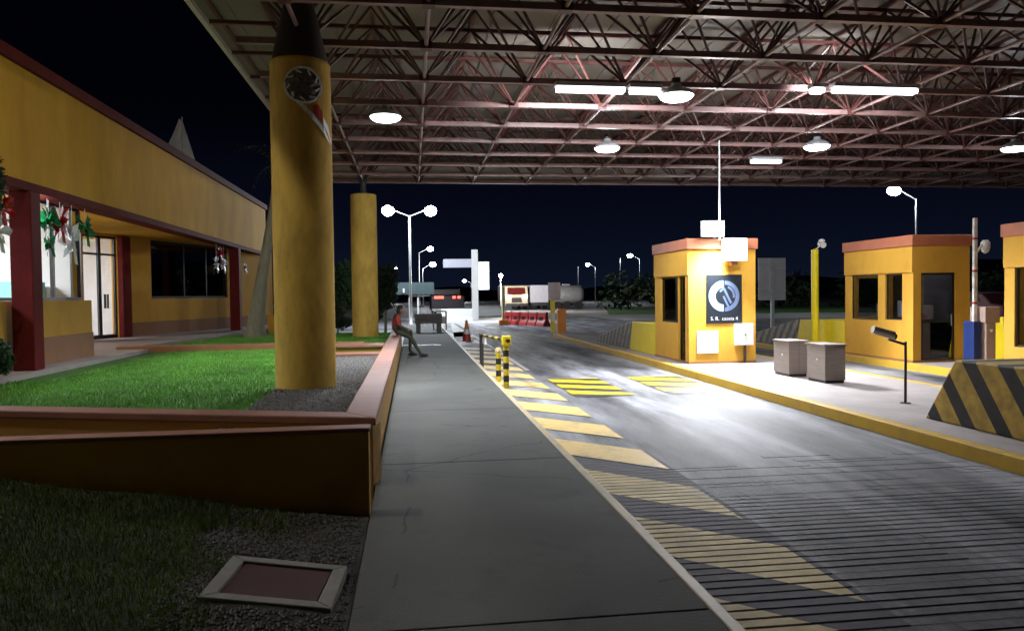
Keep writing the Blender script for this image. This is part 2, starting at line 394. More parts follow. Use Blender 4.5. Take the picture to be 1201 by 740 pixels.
# ------------------------------------------------------------------ setting: ground, road, walks
struct(MB().quad((-600, -300, -.06), (600, -300, -.06), (600, 900, -.06), (-600, 900, -.06)).build('ground', M['asphalt']))
XL, XH, XI, XI2, XJ, XJ2 = 1.55, 2.5, 5.65, 8.75, 10.7, 13.7
struct(MB().quad((XL, -6, 0), (60, -6, 0), (60, 160, 0), (XL, 160, 0)).build('road', M['road']))
# sidewalk of cast slabs, fine joints between them
mb = MB(); y = -3.4; ks = [3.9, 3.1, 3.6, 3.3, 3.8, 3.2, 3.6, 3.4, 3.7, 3.4, 3.5, 3.5, 3.4]
for k in ks:
    mb.box(-.33, 1.468, y, y+k-.012, -.05, .15); y += k
struct(mb.build('sidewalk', M['concrete'], bevel=.006))
struct(MB().box(-.33, 1.468, -3.4, 41, -.05, .135).build('sidewalk_joint_bed', M['soil']))
struct(MB().box(1.47, 1.55, -4, 44, -.05, .152).build('kerb', M['kerbw'], bevel=.012))
struct(MB().quad((-40, 41, -.02), (XL, 41, -.02), (XL, 160, -.02), (-40, 160, -.02)).build('plaza_paving', M['asphalt']))
# grooved braking zone: real ridges on a dark bed
yg0, yg1 = .2, 8.0
struct(MB().quad((XL, -4, .0015), (XI, -4, .0015), (XI, 4.6, .0015), (XL, 4.6, .0015)).build('groove_bed', M['groove']))
period = 1.62
def stripe_segs(yc):
    """x intervals of the hatching covered by paint at this y"""
    segs = []
    for k in range(-2, 18):
        a = 9.96+.6-period*k+period*8
        # left end covers y in [a-.72,a], shifted -.9 per .85m of x
        xa = 1.66+(a-.72-yc)*.85/.9; xb = 1.66+(a-yc)*.85/.9
        lo, hi = max(1.66, min(xa, xb)), min(XH, max(xa, xb))
        if hi-lo > .02: segs.append((lo, hi))
    return sorted(segs)
mb = MB(); y = yg0
def clampx(v): return max(1.66, min(XH, v))
while y < yg1:
    wd = .078+random.uniform(-.006, .006)
    h = .0075 if y < 4.2 else max(.0012, .0075*(1-(y-4.2)/3.8)**1.3)
    def put(xa0, xb0, xa1, xb1, mi):
        if max(xb0-xa0, xb1-xa1) > .004:
            mb.plate([(xa0, y), (xb0, y), (xb1, y+wd), (xa1, y+wd)], .003, h, mi)
    cur0 = cur1 = XL+.01
    for k in range(30, -4, -1):
        a = 10.56-1.62*k+1.62*8
        l0, h0 = clampx(1.66+(a-.93-y)*.944), clampx(1.66+(a-y)*.944)
        l1, h1 = clampx(1.66+(a-.93-y-wd)*.944), clampx(1.66+(a-y-wd)*.944)
        if h0-l0 < .004 and h1-l1 < .004: continue
        put(cur0, l0, cur1, l1, 1); put(l0, h0, l1, h1, 2); cur0, cur1 = h0, h1
    put(cur0, 2.55, cur1, 2.55, 1)
    xa = 2.55
    while xa < XI-.05:
        xb = min(XI-.03, xa+random.uniform(.5, 1.6)); hh = h
        if random.random() < .1: h = h*.35
        if random.random() > (y-5.4)/2.4: put(xa, xb-.004, xa, xb-.004, 0)
        h = hh; xa = xb
    y += .105
struct(mb.build('braking_ridges', [M['road'], M['ridgeD'], M['ridgeY']], bevel=.003))
mb = MB()
for k in range(-8, 18):
    a = 9.96+.6-period*k+period*8
    if a-1.83 < 6.2 or a-1.9 > 24: continue
    pts = [(1.62, a), (1.62, a-.93), (XH, a-1.83), (XH, a-.9)]
    mb.quad(*[(p[0], p[1], .009) for p in pts])
struct(mb.build('hatching_paint', M['hatch']))
mb = MB()
mb.quad((2.56, 17, .009), (2.66, 17, .009), (2.66, 60, .009), (2.56, 60, .009))
mb.quad((1.6, 26, .009), (2.45, 27, .009), (2.45, 29, .009), (1.6, 28, .009)); mb.quad((1.6, 31, .009), (2.45, 32, .009), (2.45, 36, .009), (1.6, 35, .009))
mb.quad((-.33, 24.2, .157), (.9, 24.2, .157), (.9, 24.55, .157), (-.33, 24.55, .157))
mb.quad((1.7, 31, .009), (2.5, 31, .009), (3.9, 60, .009), (2.9, 60, .009))
struct(mb.build('white_road_line', M['lineW']))
mb = MB(); mk = MB()
for x0, x1 in ((2.72, 3.75), (4.4, 5.5)):
    mk.quad((x0, 12.4, .009), (x1, 12.4, .009), (x1, 15.1, .009), (x0, 15.1, .009))
    for k in range(-1, 4):
        a = 12.5+k*.9
        q = [(x0, a+.25), (x1, a-.35+.1), (x1, a+.2), (x0, a+.8)]
        mb.quad(*[(p[0], min(15.1, max(12.4, p[1])), .014) for p in q])
struct(mk.build('black_road_patch', M['paintK'])); struct(mb.build('yellow_road_stripes', M['paintY']))
# toll islands
for nm, x0, x1, y0, y1 in (('island', XI, XI2, 2.5, 30), ('island', XJ, XJ2, 4, 28)):
    struct(MB().box(x0+.16, x1-.16, y0+.16, y1-.16, -.05, .15).build(nm, M['island']))
    k = MB()
    k.box(x0, x0+.158, y0, y1, -.05, .153); k.box(x1-.158, x1, y0, y1, -.05, .153)
    k.box(x0+.158, x1-.158, y0, y0+.158, -.05, .153); k.box(x0+.158, x1-.158, y1-.158, y1, -.05, .153)
    struct(k.build('island_kerb', M['kerby'], bevel=.012))

# ------------------------------------------------------------------ front lawn mound and planter beds
def hz(x, y): return .135+.16*max(0, -.35-x)+.012*math.sin(x*5+y*3)+.01*math.sin(y*7)
mb = MB(); nx, ny = 44, 40
vs = []; fs = []
for i in range(nx+1):
    for j in range(ny+1):
        x = -.335-i*5.2/nx; y = 1+j*4.5/ny; vs.append((x, y, hz(x, y)))
for i in range(nx):
    for j in range(ny): fs.append((i*(ny+1)+j, (i+1)*(ny+1)+j, (i+1)*(ny+1)+j+1, i*(ny+1)+j+1))
struct(mb.add(vs, fs, 0, True).build('front_bed_soil', M['soil']))
mb = MB()
def grass_edge(y): return -1.28-.28*math.sin(y*1.3+.2)+.08*math.sin(y*7)
for _ in range(70000):
    x = random.uniform(-4.6, -.4); y = random.uniform(2.2, 5.48)
    e_ = -1.18+.12*math.sin(y*2.1)+.09*math.sin(y*9)
    if y > 5.0: e_ = -.75+.1*math.sin(x*9)
    if x > e_+random.gauss(0, .04): continue
    h = random.uniform(.018, .05); a = random.uniform(0, 6.28); wv = .0035
    dx, dy = math.cos(a)*wv, math.sin(a)*wv; z = hz(x, y); lx, ly = random.uniform(-.02, .02), random.uniform(-.02, .02)
    mb.add([(x-dx, y-dy, z-.005), (x+dx, y+dy, z-.005), (x+lx, y+ly, z+h)], [(0, 1, 2)])
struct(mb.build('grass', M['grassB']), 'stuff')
def stones(n, fn, smin, smax):
    mb = MB()
    for _ in range(n):
        x, y, z = fn(); s = random.uniform(smin, smax)
        vv = []
        for dx, dy, dz in ((1, 0, 0), (-1, 0, 0), (0, 1, 0), (0, -1, 0), (0, 0, .7), (0, 0, -.7)):
            k = s*random.uniform(.7, 1.3); vv.append((x+dx*k, y+dy*k, z+dz*k))
        mb.add(vv, [(0, 2, 4), (2, 1, 4), (1, 3, 4), (3, 0, 4), (2, 0, 5), (1, 2, 5), (3, 1, 5), (0, 3, 5)])
    return mb
def sfn():
    while True:
        x = random.uniform(-1.25, -.36); y = random.uniform(2.5, 5.45)
        if -1.08 < x < -.4 and 3.78 < y < 4.52: continue
        return x, y, hz(x, y)+.004
struct(stones(5200, sfn, .006, .017).build('gravel', M['pebble']), 'stuff')
# inspection cover
t = thing('inspection_cover', 'red-brown square cover in a pale concrete frame set in the dark gravel', 'manhole cover', (-.74, 4.15, .2))
mb = MB(); A = [(-1.07, 3.83), (-.43, 3.83), (-.40, 4.44), (-1.04, 4.44)]
def inset(P, d):
    c = (sum(p[0] for p in P)/4, sum(p[1] for p in P)/4)
    return [(p[0]+(d if p[0] < c[0] else -d), p[1]+(d if p[1] < c[1] else -d)) for p in P]
B = inset(A, .075)
for i in range(4):
    j = (i+1) % 4
    mb.plate([A[i], A[j], B[j], B[i]], .05, .262)
def slope(mb, k):
    mb.v = [(x, y, z if z < .1 else .135+.16*(-.35-x)+k) for x, y, z in mb.v]; return mb
slope(mb, .035).build('frame', M['coverframe'], t, bevel=.006)
slope(MB().plate(inset(A, .085), .05, .247), .022).build('lid', M['cover'], t, bevel=.004)

# low front wall
t = thing('low_wall', 'low dark ochre garden wall with pale worn top edge, nearest the camera', 'wall', (-1.6, 5.6, .1))
MB().box(-4.6, -.33, 5.535, 5.69, -.05, .765).build('wall_body', mat('dark_ochre_wall_paint', (.50, .29, .04), .85, var=.2, bump=.4, bscale=25, dirt=(.09, .05, .02), dscale=1.5, damt=.7), t, bevel=.01)
MB().box(-4.6, -.32, 5.528, 5.70, .766, .795).build('coping', M['cap'], t, bevel=.006)
# planter retaining walls
ZP = .73
t = thing('planter_wall', 'long planter wall with dusty red cap running beside the sidewalk', 'planter wall', (-.5, 13, .1))
mb = MB(); mb.box(-.57, -.35, 6.6, 24.6, -.05, ZP-.07)
mb.obox((-.35, 6.42), (-5.5, 8.1), 0, -.2, -.05, ZP-.07)
mb.build('wall_body', M['planter'], t, bevel=.01)
mb = MB(); mb.plate([(-.32, 6.38), (-.32, 24.65), (-.6, 24.65), (-.6, 6.76)], ZP-.07, ZP)
mb.plate([(-.325, 6.385), (-.605, 6.755), (-5.5, 8.38), (-5.5, 8.08)], ZP-.069, ZP+.002)
mb.build('cap', M['cap'], t, bevel=.012)
t = thing('cross_kerb', 'short dusty red kerb crossing the gravel bed behind the large yellow pillar', 'kerb', (-1, 15, .5))
mb = MB(); mb.box(-1.75, -.605, 14.5, 14.85, .4, .665); mb.build('kerb_body', M['cap'], t, bevel=.012)
t = thing('cross_wall', 'low ochre cross wall with red cap at the far end of the gravel bed', 'wall', (-1, 16, .5))
MB().box(-1.75, -.605, 15.75, 15.95, .4, .70).build('wall_body', M['planter'], t)
MB().box(-1.75, -.606, 15.7, 16.35, .70, .75).build('cap', M['cap'], t, bevel=.01)
# upper bed soil and lawn
struct(MB().plate([(-.58, 6.7), (-.58, 24.6), (-14, 24.6), (-14, 11.3)], .3, .58).build('upper_bed_soil', M['lawn_soil']))
struct(MB().plate([(-.58, 6.72), (-.58, 14.5), (-1.72, 14.5), (-1.62, 7.1)], .3, .602).build('pillar_gravel_bed', M['soil']))
def sfn2():
    y = random.uniform(6.8, 14.5); return random.uniform(-1.7, -.62), y, .606
struct(stones(9000, sfn2, .012, .026).build('bed_gravel', M['pebble']), 'stuff')
mb = MB()
for _ in range(90000):
    y = random.uniform(7.2, 24.3)**1.0; x = random.uniform(-6.0, -1.62)
    if y < 14.4 and x > -1.68+.07*math.sin(y*4)+random.gauss(0, .03): continue
    if y < 6.55-(x+.35)*.326+.35: continue
    if x < -5.2 and 11.5 < y < 19: continue
    if 17.2 < y < 17.7 and x < -1: continue
    if y < 10.5 and random.random() < .0: continue
    h = random.uniform(.02, .055); a = random.uniform(0, 6.28); wv = .006
    dx, dy = math.cos(a)*wv, math.sin(a)*wv
    mb.add([(x-dx, y-dy, .575), (x+dx, y+dy, .575), (x+random.uniform(-.02, .02), y+random.uniform(-.02, .02), .58+h)], [(0, 1, 2)])
for _ in range(14000):
    y = random.uniform(16.4, 24.3); x = random.uniform(-3.5, -.62)
    h = random.uniform(.02, .055); a = random.uniform(0, 6.28); wv = .006
    dx, dy = math.cos(a)*wv, math.sin(a)*wv
    mb.add([(x-dx, y-dy, .575), (x+dx, y+dy, .575), (x, y, .58+h)], [(0, 1, 2)])
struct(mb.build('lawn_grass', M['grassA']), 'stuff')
struct(MB().plate([(-5.72, 8.5), (-5.72, 17.3), (-6.3, 18.4), (-13, 18.4), (-13, 34), (-14, 34), (-14, 8.5)], .3, .66).build('porch_paving', M['island']))
struct(MB().plate([(-6.35, 18.4), (-4.4, 31.5), (-13, 31.5), (-13, 18.4)], .3, .655).build('porch_paving', M['island']))
struct(MB().box(-6.4, -1.1, 17.25, 17.6, .4, .72).build('lawn_kerb', M['dado'], bevel=.02))

# ------------------------------------------------------------------ big pillars
def pillar(y, label, cone_r):
    t = thing('pillar', label, 'pillar', (-1.36, y, .6), 'round yellow canopy pillars')
    MB().lathe((-1.36, y, 0), [(.375, .55), (.375, 4.45), (.37, 4.62), (.372, 4.63), (.372, 4.68), (.355, 4.7)], 48).build('shaft', M['pillar'], t)
    if cone_r > .2:
        mb = MB().lathe((-1.36, y, 0), [(.35, 4.701), (.34, 4.76), (.2, 5.38), (.18, 5.48)], 20)
    else:
        mb = MB().lathe((-1.36, y, 0), [(.11, 4.701), (.10, 4.75), (.07, 5.0), (.12, 5.1)], 12)
        for a in range(4):
            mb.tube((-1.36, y, 5.05), (-1.36+.8*math.cos(a*1.571+.785), y+.8*math.sin(a*1.571+.785), 6.15), .05, 6)
    mb.build('steel_capital', M['darksteel'], t)
    mb = MB()
    if cone_r > .2:
        for a in range(4):
            mb.tube((-1.36, y, 5.25), (-1.36+.8*math.cos(a*1.571+.785), y+.8*math.sin(a*1.571+.785), 6.15), .05, 6)
        mb.build('capital_strut', M['darksteel'], t)
    return t
pillar(9.85, 'large yellow pillar near the camera bearing a round emblem near its top', .34)
pillar(22.28, 'farther yellow pillar standing at the far end of the planter', .1)
# emblem that wraps the near pillar
def wrap(ang, z, rad=.385): return (-1.36+rad*math.sin(ang), 9.85-rad*math.cos(ang), z)
t = thing('emblem', 'round dark and silver crest with tricolour ribbon on the yellow pillar', 'emblem', wrap(.2, 4.3))
mb = MB(); n = 36; cz, ca = 4.33, .22; ra = .19
def disc(mb, ca, cz, rad, e0, k0=0., k1=1., n=36, bump=0.):
    vs = []; rings = 5
    for i in range(rings+1):
        q = k0+(k1-k0)*i/rings
        for j in range(n):
            a = 2*math.pi*j/n; dz = rad*q*math.sin(a); da = rad*q*math.cos(a)/.375
            vs.append(wrap(ca+da, cz+dz, e0+bump*(random.random())))
    fs = [(i*n+j, i*n+(j+1) % n, (i+1)*n+(j+1) % n, (i+1)*n+j) for i in range(rings) for j in range(n)]
    mb.add(vs, fs, 0, bump == 0)
disc(mb, ca, cz, .21, .388, .0, 1., bump=.022); mb.build('relief', M['ironemb'], t)
mb = MB(); disc(mb, ca, cz, .225, .40, .88, 1., bump=.012)
for k in range(9):
    a = k*.7+.3; mb.tube(wrap(ca+.15*math.cos(a)/.375, cz+.15*math.sin(a), .39), wrap(ca+.19*math.cos(a+.3)/.375, cz+.19*math.sin(a+.3), .415), .018, 6, .006)
mb.build('wreath', M['silver'], t)
def ribbon(mb, pts, mi=0):
    for (a0, z0, w0), (a1, z1, w1) in zip(pts, pts[1:]):
        mb.quad(wrap(a0, z0, .395), wrap(a1, z1, .395), wrap(a1, z1+w1, .395), wrap(a0, z0+w0, .395), mi)
mb = MB(); ribbon(mb, [(-.2, 4.2, .05), (.1, 4.08, .07), (.5, 3.92, .08), (.9, 3.78, .07), (1.2, 3.66, .02)]); mb.build('grey_ribbon', M['silver'], t)
mb = MB(); ribbon(mb, [(.5, 4.0, .1), (.68, 3.95, .17), (.85, 3.9, .14)]); mb.build('red_ribbon', M['redpl'], t)
mb = MB(); ribbon(mb, [(.88, 3.88, .1), (1.1, 3.78, .1), (1.3, 3.66, .04)]); mb.build('white_ribbon', M['whiteF'], t)

# ------------------------------------------------------------------ canopy
NX, NY = 20, 20
X0, Y0, DX, DY = -1.36, 8.73-1.517*10, 1.6, 1.517
ZB, ZT = 5.10, 6.12
xs = [X0+DX*i for i in range(NX)]; ys = [Y0+DY*j for j in range(NY)]
ys = [y for y in ys if y > -4]
t = thing('canopy', 'huge flat canopy roof on a dark red tubular space frame over the lanes', 'canopy', (10, 10, 5))
XE = xs[-1]+.3; YE = 26.
mb = MB()
for i in range(64):   # shallow ribbed sheet
    a = -3.2+(XE+3.2)*i/64; b = -3.2+(XE+3.2)*(i+1)/64
    mb.box(a, b-.05, -5, YE, 6.25, 6.28); mb.box(b-.05, b, -5, YE, 6.27, 6.30)
mb.build('roof_deck', M['deck'], t)
mb = MB(); mb.box(-3.28, -3.2, -5, YE, 6.16, 6.42); mb.build('side_gutter', M['gutter'], t)
mb = MB()
mb.box(-3.28, XE, YE, YE+.05, 5.66, 6.42)
for i in range(22): mb.box(-3.2+i*1.6, -3.16+i*1.6, YE-.03, YE, 5.68, 6.24)
mb.build('end_fascia', mat('pale_fascia_sheet', (.62, .60, .58), .5, var=.15), t)
for z in (5.72, 5.95, 6.18):
    MB().sq((-3.2, YE-.06, z), (XE, YE-.06, z), .05).build('fascia_rail', M['chord'], t)
for y in ys:
    MB().sq((xs[0]-.85, y, ZB), (xs[-1], y, ZB), .085).build('cross_chord', M['chord'], t)
for x in xs:
    MB().tube((x, ys[0], ZB), (x, ys[-1], ZB), .028, 6).build('long_chord', M['chord'], t)
for j, y in enumerate(ys):
    mb = MB()
    for i, x in enumerate(xs):
        for sx in (-1, 1):
            for sy in (-1, 1):
                tx = x+sx*DX/2; ty = y+sy*DY/2
                mb.tube((x, y, ZB), (tx, ty, ZT), .023, 5)
        for sx in (-1, 1): mb.tube((x, y, ZB), (x+sx*DX/2, y, ZT+.05), .02, 5)
        mb.box(x-.075, x+.075, y-.07, y+.07, ZB-.05, ZB+.05)
    mb.build('web_row', M['truss'], t)
    MB().sq((xs[0]-1.75, y+DY/2, ZT), (xs[-1], y+DY/2, ZT), .06).build('top_chord', M['truss'], t)
for x in [xs[0]-DX*1.5, xs[0]-DX]+xs:
    MB().sq((x+DX/2, ys[0], ZT+.075), (x+DX/2, YE-.1, ZT+.075), .06).build('purlin', M['truss'], t)
for k in range(2):
    MB().sq((xs[0]-.2, ys[-1]+1.6+k*1.0, ZT), (xs[-1], ys[-1]+1.6+k*1.0, ZT), .06).build('top_chord', M['truss'], t)

# high bay lamps
def high_bay(x, y, label, power, tilt=0):
    g = 'round high bay lamps under the canopy'
    t = thing('high_bay_lamp', label, 'ceiling lamp', (x, y, 4.9), g)
    mb = MB().lathe((x, y, 0), [(.28, 4.86), (.285, 4.87), (.24, 4.93), (.15, 4.98), (.08, 5.0), (.07, 5.06)], 24)
    mb.build('shade', M['galv'], t)
    MB().tube((x, y, 5.06), (x, y, 5.14), .07, 10).build('driver', M['darksteel'], t)
    MB().lathe((x, y, 0), [(.20, 4.80), (.25, 4.83), (.265, 4.857), (.262, 4.859)], 24).build('lens', M['lens'], t)
    light('SPOT', (x, y, 4.76), power, size=.22, spot=128, aim=(x, y-tilt, 0), parent=t)
    if y > 14: light('POINT', (x, y, 4.72), 60, size=.15, parent=t)
K = 1.0
high_bay(-.41, 13.32, 'round high bay lamp left of the strip lamps, between the two yellow pillars', 2300*K)
high_bay(4.2, 15.78, 'small round lamp below bright chords, left of the thin hanging conduit', 620*K)
high_bay(4.2, 11.53, 'largest round lamp, at the right end of the left strip lamp', 300*K, 2.4)
high_bay(8.71, 15.27, 'round lamp under the canopy above the gap between the two booths', 480*K)
high_bay(13.31, 15.13, 'round lamp at the right edge, above the farthest right booth', 300*K)
# strip lamps
def strip(x0, x1, y, label, power):
    t = thing('strip_lamp', label, 'strip lamp', ((x0+x1)/2, y, 5.0), 'strip lamps under the canopy')
    MB().box(x0, x1, y-.09, y+.09, 4.985, 5.05).build('housing', M['galv'], t)
    mb = MB()
    for d in (-.045, .045): mb.tube((x0+.03, y+d, 4.945), (x1-.03, y+d, 4.945), .04, 10)
    mb.build('tube', M['tube'], t)
    light('AREA', ((x0+x1)/2, y, 4.9), power*.6, size=x1-x0, sy=.15, aim=((x0+x1)/2, y, 0), parent=t)
    light('SPOT', ((x0+x1)/2, y+.12, 4.93), power*7, size=.1, spot=120, aim=((x0+x1)/2, y+3, 5.15), parent=t)
strip(2.26, 3.4, 11.62, 'longer glowing strip lamp left of the largest round lamp', 90*K)
strip(3.45, 3.98, 11.62, 'short strip lamp touching the largest round lamp', 30*K)
strip(6.36, 6.6, 11.35, 'very short strip lamp just left of the right hand long strip', 20*K)
strip(6.69, 8.15, 11.27, 'longest strip lamp, right of centre above the second booth', 90*K)
t = strip(8.3, 9.1, 17.6, 'faint short strip lamp low beside the round lamp over the booth gap', 12)

# ------------------------------------------------------------------ toll booths
def booth(name, label, x0, y0, x1, y1, side_holes, front_holes, group, lamp_power):
    t = thing(name, label, 'toll booth', ((x0+x1)/2, (y0+y1)/2, .15), group)
    T = .1; z0, z1 = .15, 2.71
    mb = MB()
    # lane side wall (x0), runs y0 -> y1, body to the right
    holes = [(h[0]-y0, h[1]-y0, h[2], h[3]) for h in side_holes]
    mb.wall((x0, y0+T), (x0, y1-T), -T, z0, z1, [(max(0, h[0]-T), h[1]-T, h[2], h[3]) for h in holes])
    mb.wall((x1, y0+T), (x1, y1-T), T, z0, z1)
    mb.wall((x0, y0), (x1, y0), T, z0, z1, [(h[0]-x0, h[1]-x0, h[2], h[3]) for h in front_holes])
    mb.wall((x0, y1), (x1, y1), -T, z0, z1, [(.3, x1-x0-.3, 1.1, 2.05)])
    mb.box(x0+T, x1-T, y0+T, y1-T, 2.6, 2.69)
    mb.build('wall', M['yellow'], t)
    # overhanging band on the lane side
    MB().box(x0-.03, x0-.002, y0-.002, y1+.0, 2.14, 2.712).build('overhang_band', M['yellow'], t)
    mb = MB()
    mb.box(x0-.06, x1+.04, y0-.05, y1+.04, 2.712, 2.95)
    mb.build('cornice', M['terracotta'], t, bevel=.01)
    mb = MB(); 
    mb.box(x0-.012, x0-.001, y0-.01, y1, .15, .2); mb.box(x0-.012, x1+.01, y0-.012, y0-.001, .15, .2)
    mb.build('skirting', M['dado'], t)
    MB().box(x0+T, x1-T, y0+T, y1-T, .151, .17).build('floor_slab', M['dim'], t)
    MB().box(x1-T-.02, x1-T-.002, y0+T, y1-T, .17, 2.59).build('inner_lining', M['desk'], t)
    return t
def wframe(t, axis, c, a0, a1, z0, z1, g='glassdark', fr=.035, bars=(), name='window'):
    """window on plane axis=c, spanning a0..a1 and z0..z1"""
    d = .03; f_ = MB(); p = MB()
    def bx(a, b, za, zb, mb=None, dd=d):
        (f_ if mb is None else mb).box(*((c, c+dd, a, b) if axis == 'x' else (a, b, c, c+dd)), za, zb)
    bx(a0, a1, z0, z0+fr); bx(a0, a1, z1-fr, z1); bx(a0, a0+fr, z0+fr, z1-fr); bx(a1-fr, a1, z0+fr, z1-fr)
    for b in bars: bx(b-.015, b+.015, z0+fr, z1-fr)
    o = f_.build(name, M['black'], t)
    (p.box(c+.012, c+.018, a0+fr, a1-fr, z0+fr, z1-fr) if axis == 'x' else p.box(a0+fr, a1-fr, c+.012, c+.018, z0+fr, z1-fr))
    p.build('pane', M[g], o)
    return o
# booth 1
b1 = booth('toll_booth', 'yellow toll booth with black logo poster, centre right of the lane', 6.12, 16.08, 7.69, 18.42,
           [(16.3, 16.76, .15, 2.12), (16.78, 17.98, 1.04, 2.12)], [], 'yellow toll booths', 0)
wframe(b1, 'x', 6.16, 16.79, 17.97, 1.04, 2.12, bars=(17.0,))
wframe(b1, 'x', 6.17, 16.31, 16.76, .17, 2.12, name='door')
t = thing('poster', 'black poster with pale blue circular arrow logo on the booth front', 'poster', (6.94, 16.07, 1.6))
MB().box(6.52, 7.36, 16.062, 16.078, 1.05, 2.14).build('panel', M['poster'], t)
def arc(mb, cx, cz, r0, r1, a0, a1, y=16.058, n=28, mi=0):
    vs = []
    for i in range(n+1):
        a = R(a0+(a1-a0)*i/n)
        for rr_ in (r0, r1): vs.append((cx+rr_*math.sin(a), y, cz+rr_*math.cos(a)))
    mb.add(vs, [(2*i, 2*i+1, 2*i+3, 2*i+2) for i in range(n)], mi)
lx, lz = 6.94, 1.66
mb = MB(); arc(mb, lx-.015, lz, .19, .345, 180, 360); mb.build('logo_left_half', M['logoL'], t)
mb = MB(); arc(mb, lx+.015, lz, .255, .345, 0, 180); arc(mb, lx+.015, lz, .19, .235, 20, 100)
def bar(mb, x0, z0, x1, z1, w, y=16.056):
    d = Vector((x1-x0, z1-z0)).normalized(); n_ = Vector((-d.y, d.x))*w/2
    mb.quad((x0+n_.x, y, z0+n_.y), (x1+n_.x, y, z1+n_.y), (x1-n_.x, y, z1-n_.y), (x0-n_.x, y, z0-n_.y))
bar(mb, 6.93, 1.84, 7.10, 1.50, .05); bar(mb, 6.92, 1.66, 7.06, 1.38, .045); bar(mb, 7.06, 1.38, 7.2, 1.52, .045); bar(mb, 6.93, 1.84, 6.84, 1.76, .045)
mb.build('logo_arrow', M['logoD'], t)
def text(s, size, x, y, z, parent, m, name='lettering', rot=(math.pi/2, 0, 0)):
    c = bpy.data.curves.new('t', 'FONT'); c.body = s; c.size = size; c.extrude = .001; c.align_x = 'CENTER'
    o = bpy.data.objects.new('t', c); COL.objects.link(o)
    bpy.context.view_layer.update()
    me = bpy.data.meshes.new_from_object(o.evaluated_get(bpy.context.evaluated_depsgraph_get()))
    bpy.data.objects.remove(o)
    me.materials.clear(); me.materials.append(m)
    q = bpy.data.objects.new(name, me); COL.objects.link(q); q.parent = parent
    q.location = Vector((x, y, z))-Vector(OFF[parent.name]); q.rotation_euler = rot
    return q
text('S. R.  caseta 4', .115, 6.94, 16.055, 1.12, t, M['whiteprint'])
# things fixed to booth 1
tag(MB().box(6.3, 6.8, 16.055, 16.078, .38, .89).build('notice_board', M['white'], origin=(6.55, 16.07, .6), bevel=.004), 'blank white square sheet low on the front of the poster booth', 'notice board')
t = thing('electrical_box', 'white electrical box beside the poster with a conduit below it', 'electrical box', (7.36, 16.05, .8))
MB().box(7.17, 7.56, 15.9, 16.075, .56, 1.04).build('box_body', M['white'], t, bevel=.01)
MB().box(7.35, 7.38, 15.893, 15.899, .78, .81).build('latch', M['darksteel'], t)
MB().tube((7.42, 16.04, .16), (7.42, 16.04, .56), .03, 8).build('conduit', M['darksteel'], t)
t = thing('control_box', 'white square box mounted high on the front of the poster booth', 'control box', (7.1, 15.95, 2.7))
MB().box(6.85, 7.34, 15.72, 16.0, 2.43, 2.93).build('box_body', M['white'], t, bevel=.012)
MB().box(7.02, 7.16, 15.85, 16.02, 2.33, 2.43).build('bracket', M['dado'], t)
t = thing('floodlight', 'dazzling white floodlight on the roof edge of the poster booth', 'floodlight', (6.62, 15.85, 2.95))
MB().tube((6.7, 16.0, 2.95), (6.66, 15.92, 3.15), .025, 8).build('bracket', M['galv'], t)
MB().box(6.36, 6.88, 15.9, 15.98, 2.97, 3.33).build('housing', M['galv'], t, bevel=.01)
MB().box(6.38, 6.86, 15.86, 15.899, 2.99, 3.31).build('lens', M['flood'], t)
light('SPOT', (6.62, 15.72, 3.1), 2700*K, size=.25, spot=140, aim=(7.2, 14.6, 0), parent=t)
light('POINT', (6.62, 15.72, 3.2), 110*K, size=.1, parent=t)
tag(MB().tube((6.78, 15.92, 2.9), (6.78, 15.92, 5.1), .018, 8).build('hanging_conduit', M['white'], origin=(6.78, 15.92, 4)), 'thin white vertical conduit between the canopy and the poster booth roof', 'conduit')
# booth 2
b2 = booth('toll_booth', 'yellow toll booth with dark glass door and two side windows', 10.89, 15.15, 12.25, 17.75,
           [(15.52, 16.14, 1.07, 2.12), (16.4, 17.5, 1.04, 2.12)], [(11.08, 11.9, .17, 2.12)], 'yellow toll booths', 0)
wframe(b2, 'x', 10.93, 15.52, 16.14, 1.07, 2.12, g='glassmid')
wframe(b2, 'x', 10.93, 16.4, 17.5, 1.04, 2.12, g='glassmid')
d = wframe(b2, 'y', 15.18, 11.08, 11.9, .17, 2.12, g='glassmid', fr=.05, name='door')
MB().box(11.12, 11.86, 15.17, 15.21, 1.02, 1.1).build('door_rail', M['black'], d)
MB().box(11.15, 11.83, 15.185, 15.195, .22, 1.02).build('kick_panel', M['glassdark'], d)
MB().tube((11.8, 15.14, .95), (11.8, 15.14, 1.2), .012, 8).build('handle', M['galv'], d)
t = thing('monitor', 'white backed computer monitor seen through the rear side window', 'monitor', (11.3, 16.75, 1.05))
MB().box(11.14, 11.2, 16.45, 16.85, 1.12, 1.42).build('casing', M['white'], t, bevel=.01)
MB().box(11.15, 11.3, 16.55, 16.75, 1.05, 1.12).build('stand', M['white'], t)
t = thing('monitor', 'pale monitor glowing bluish in the front side window of the second booth', 'monitor', (11.2, 15.85, 1.05))
MB().box(11.14, 11.2, 15.6, 16.05, 1.12, 1.5).build('casing', M['white'], t, bevel=.01)
MB().box(11.132, 11.139, 15.66, 15.9, 1.16, 1.4).build('display', M['monitor'], t)
tag(MB().box(11.0, 11.7, 15.5, 17.2, .98, 1.04).build('counter', M['desk'], origin=(11.3, 16.4, 1)), 'dark counter inside the second booth under its monitors', 'counter')
tag(MB().lathe((11.3, 15.45, 0), [(.02, 1.04), (.13, 1.06), (.14, 1.12), (.09, 1.2), (.02, 1.24)], 14).build('cloth_bundle', M['redF'], origin=(11.3, 15.45, 1)), 'reddish bundle just behind the glass door of the second booth', 'bundle')
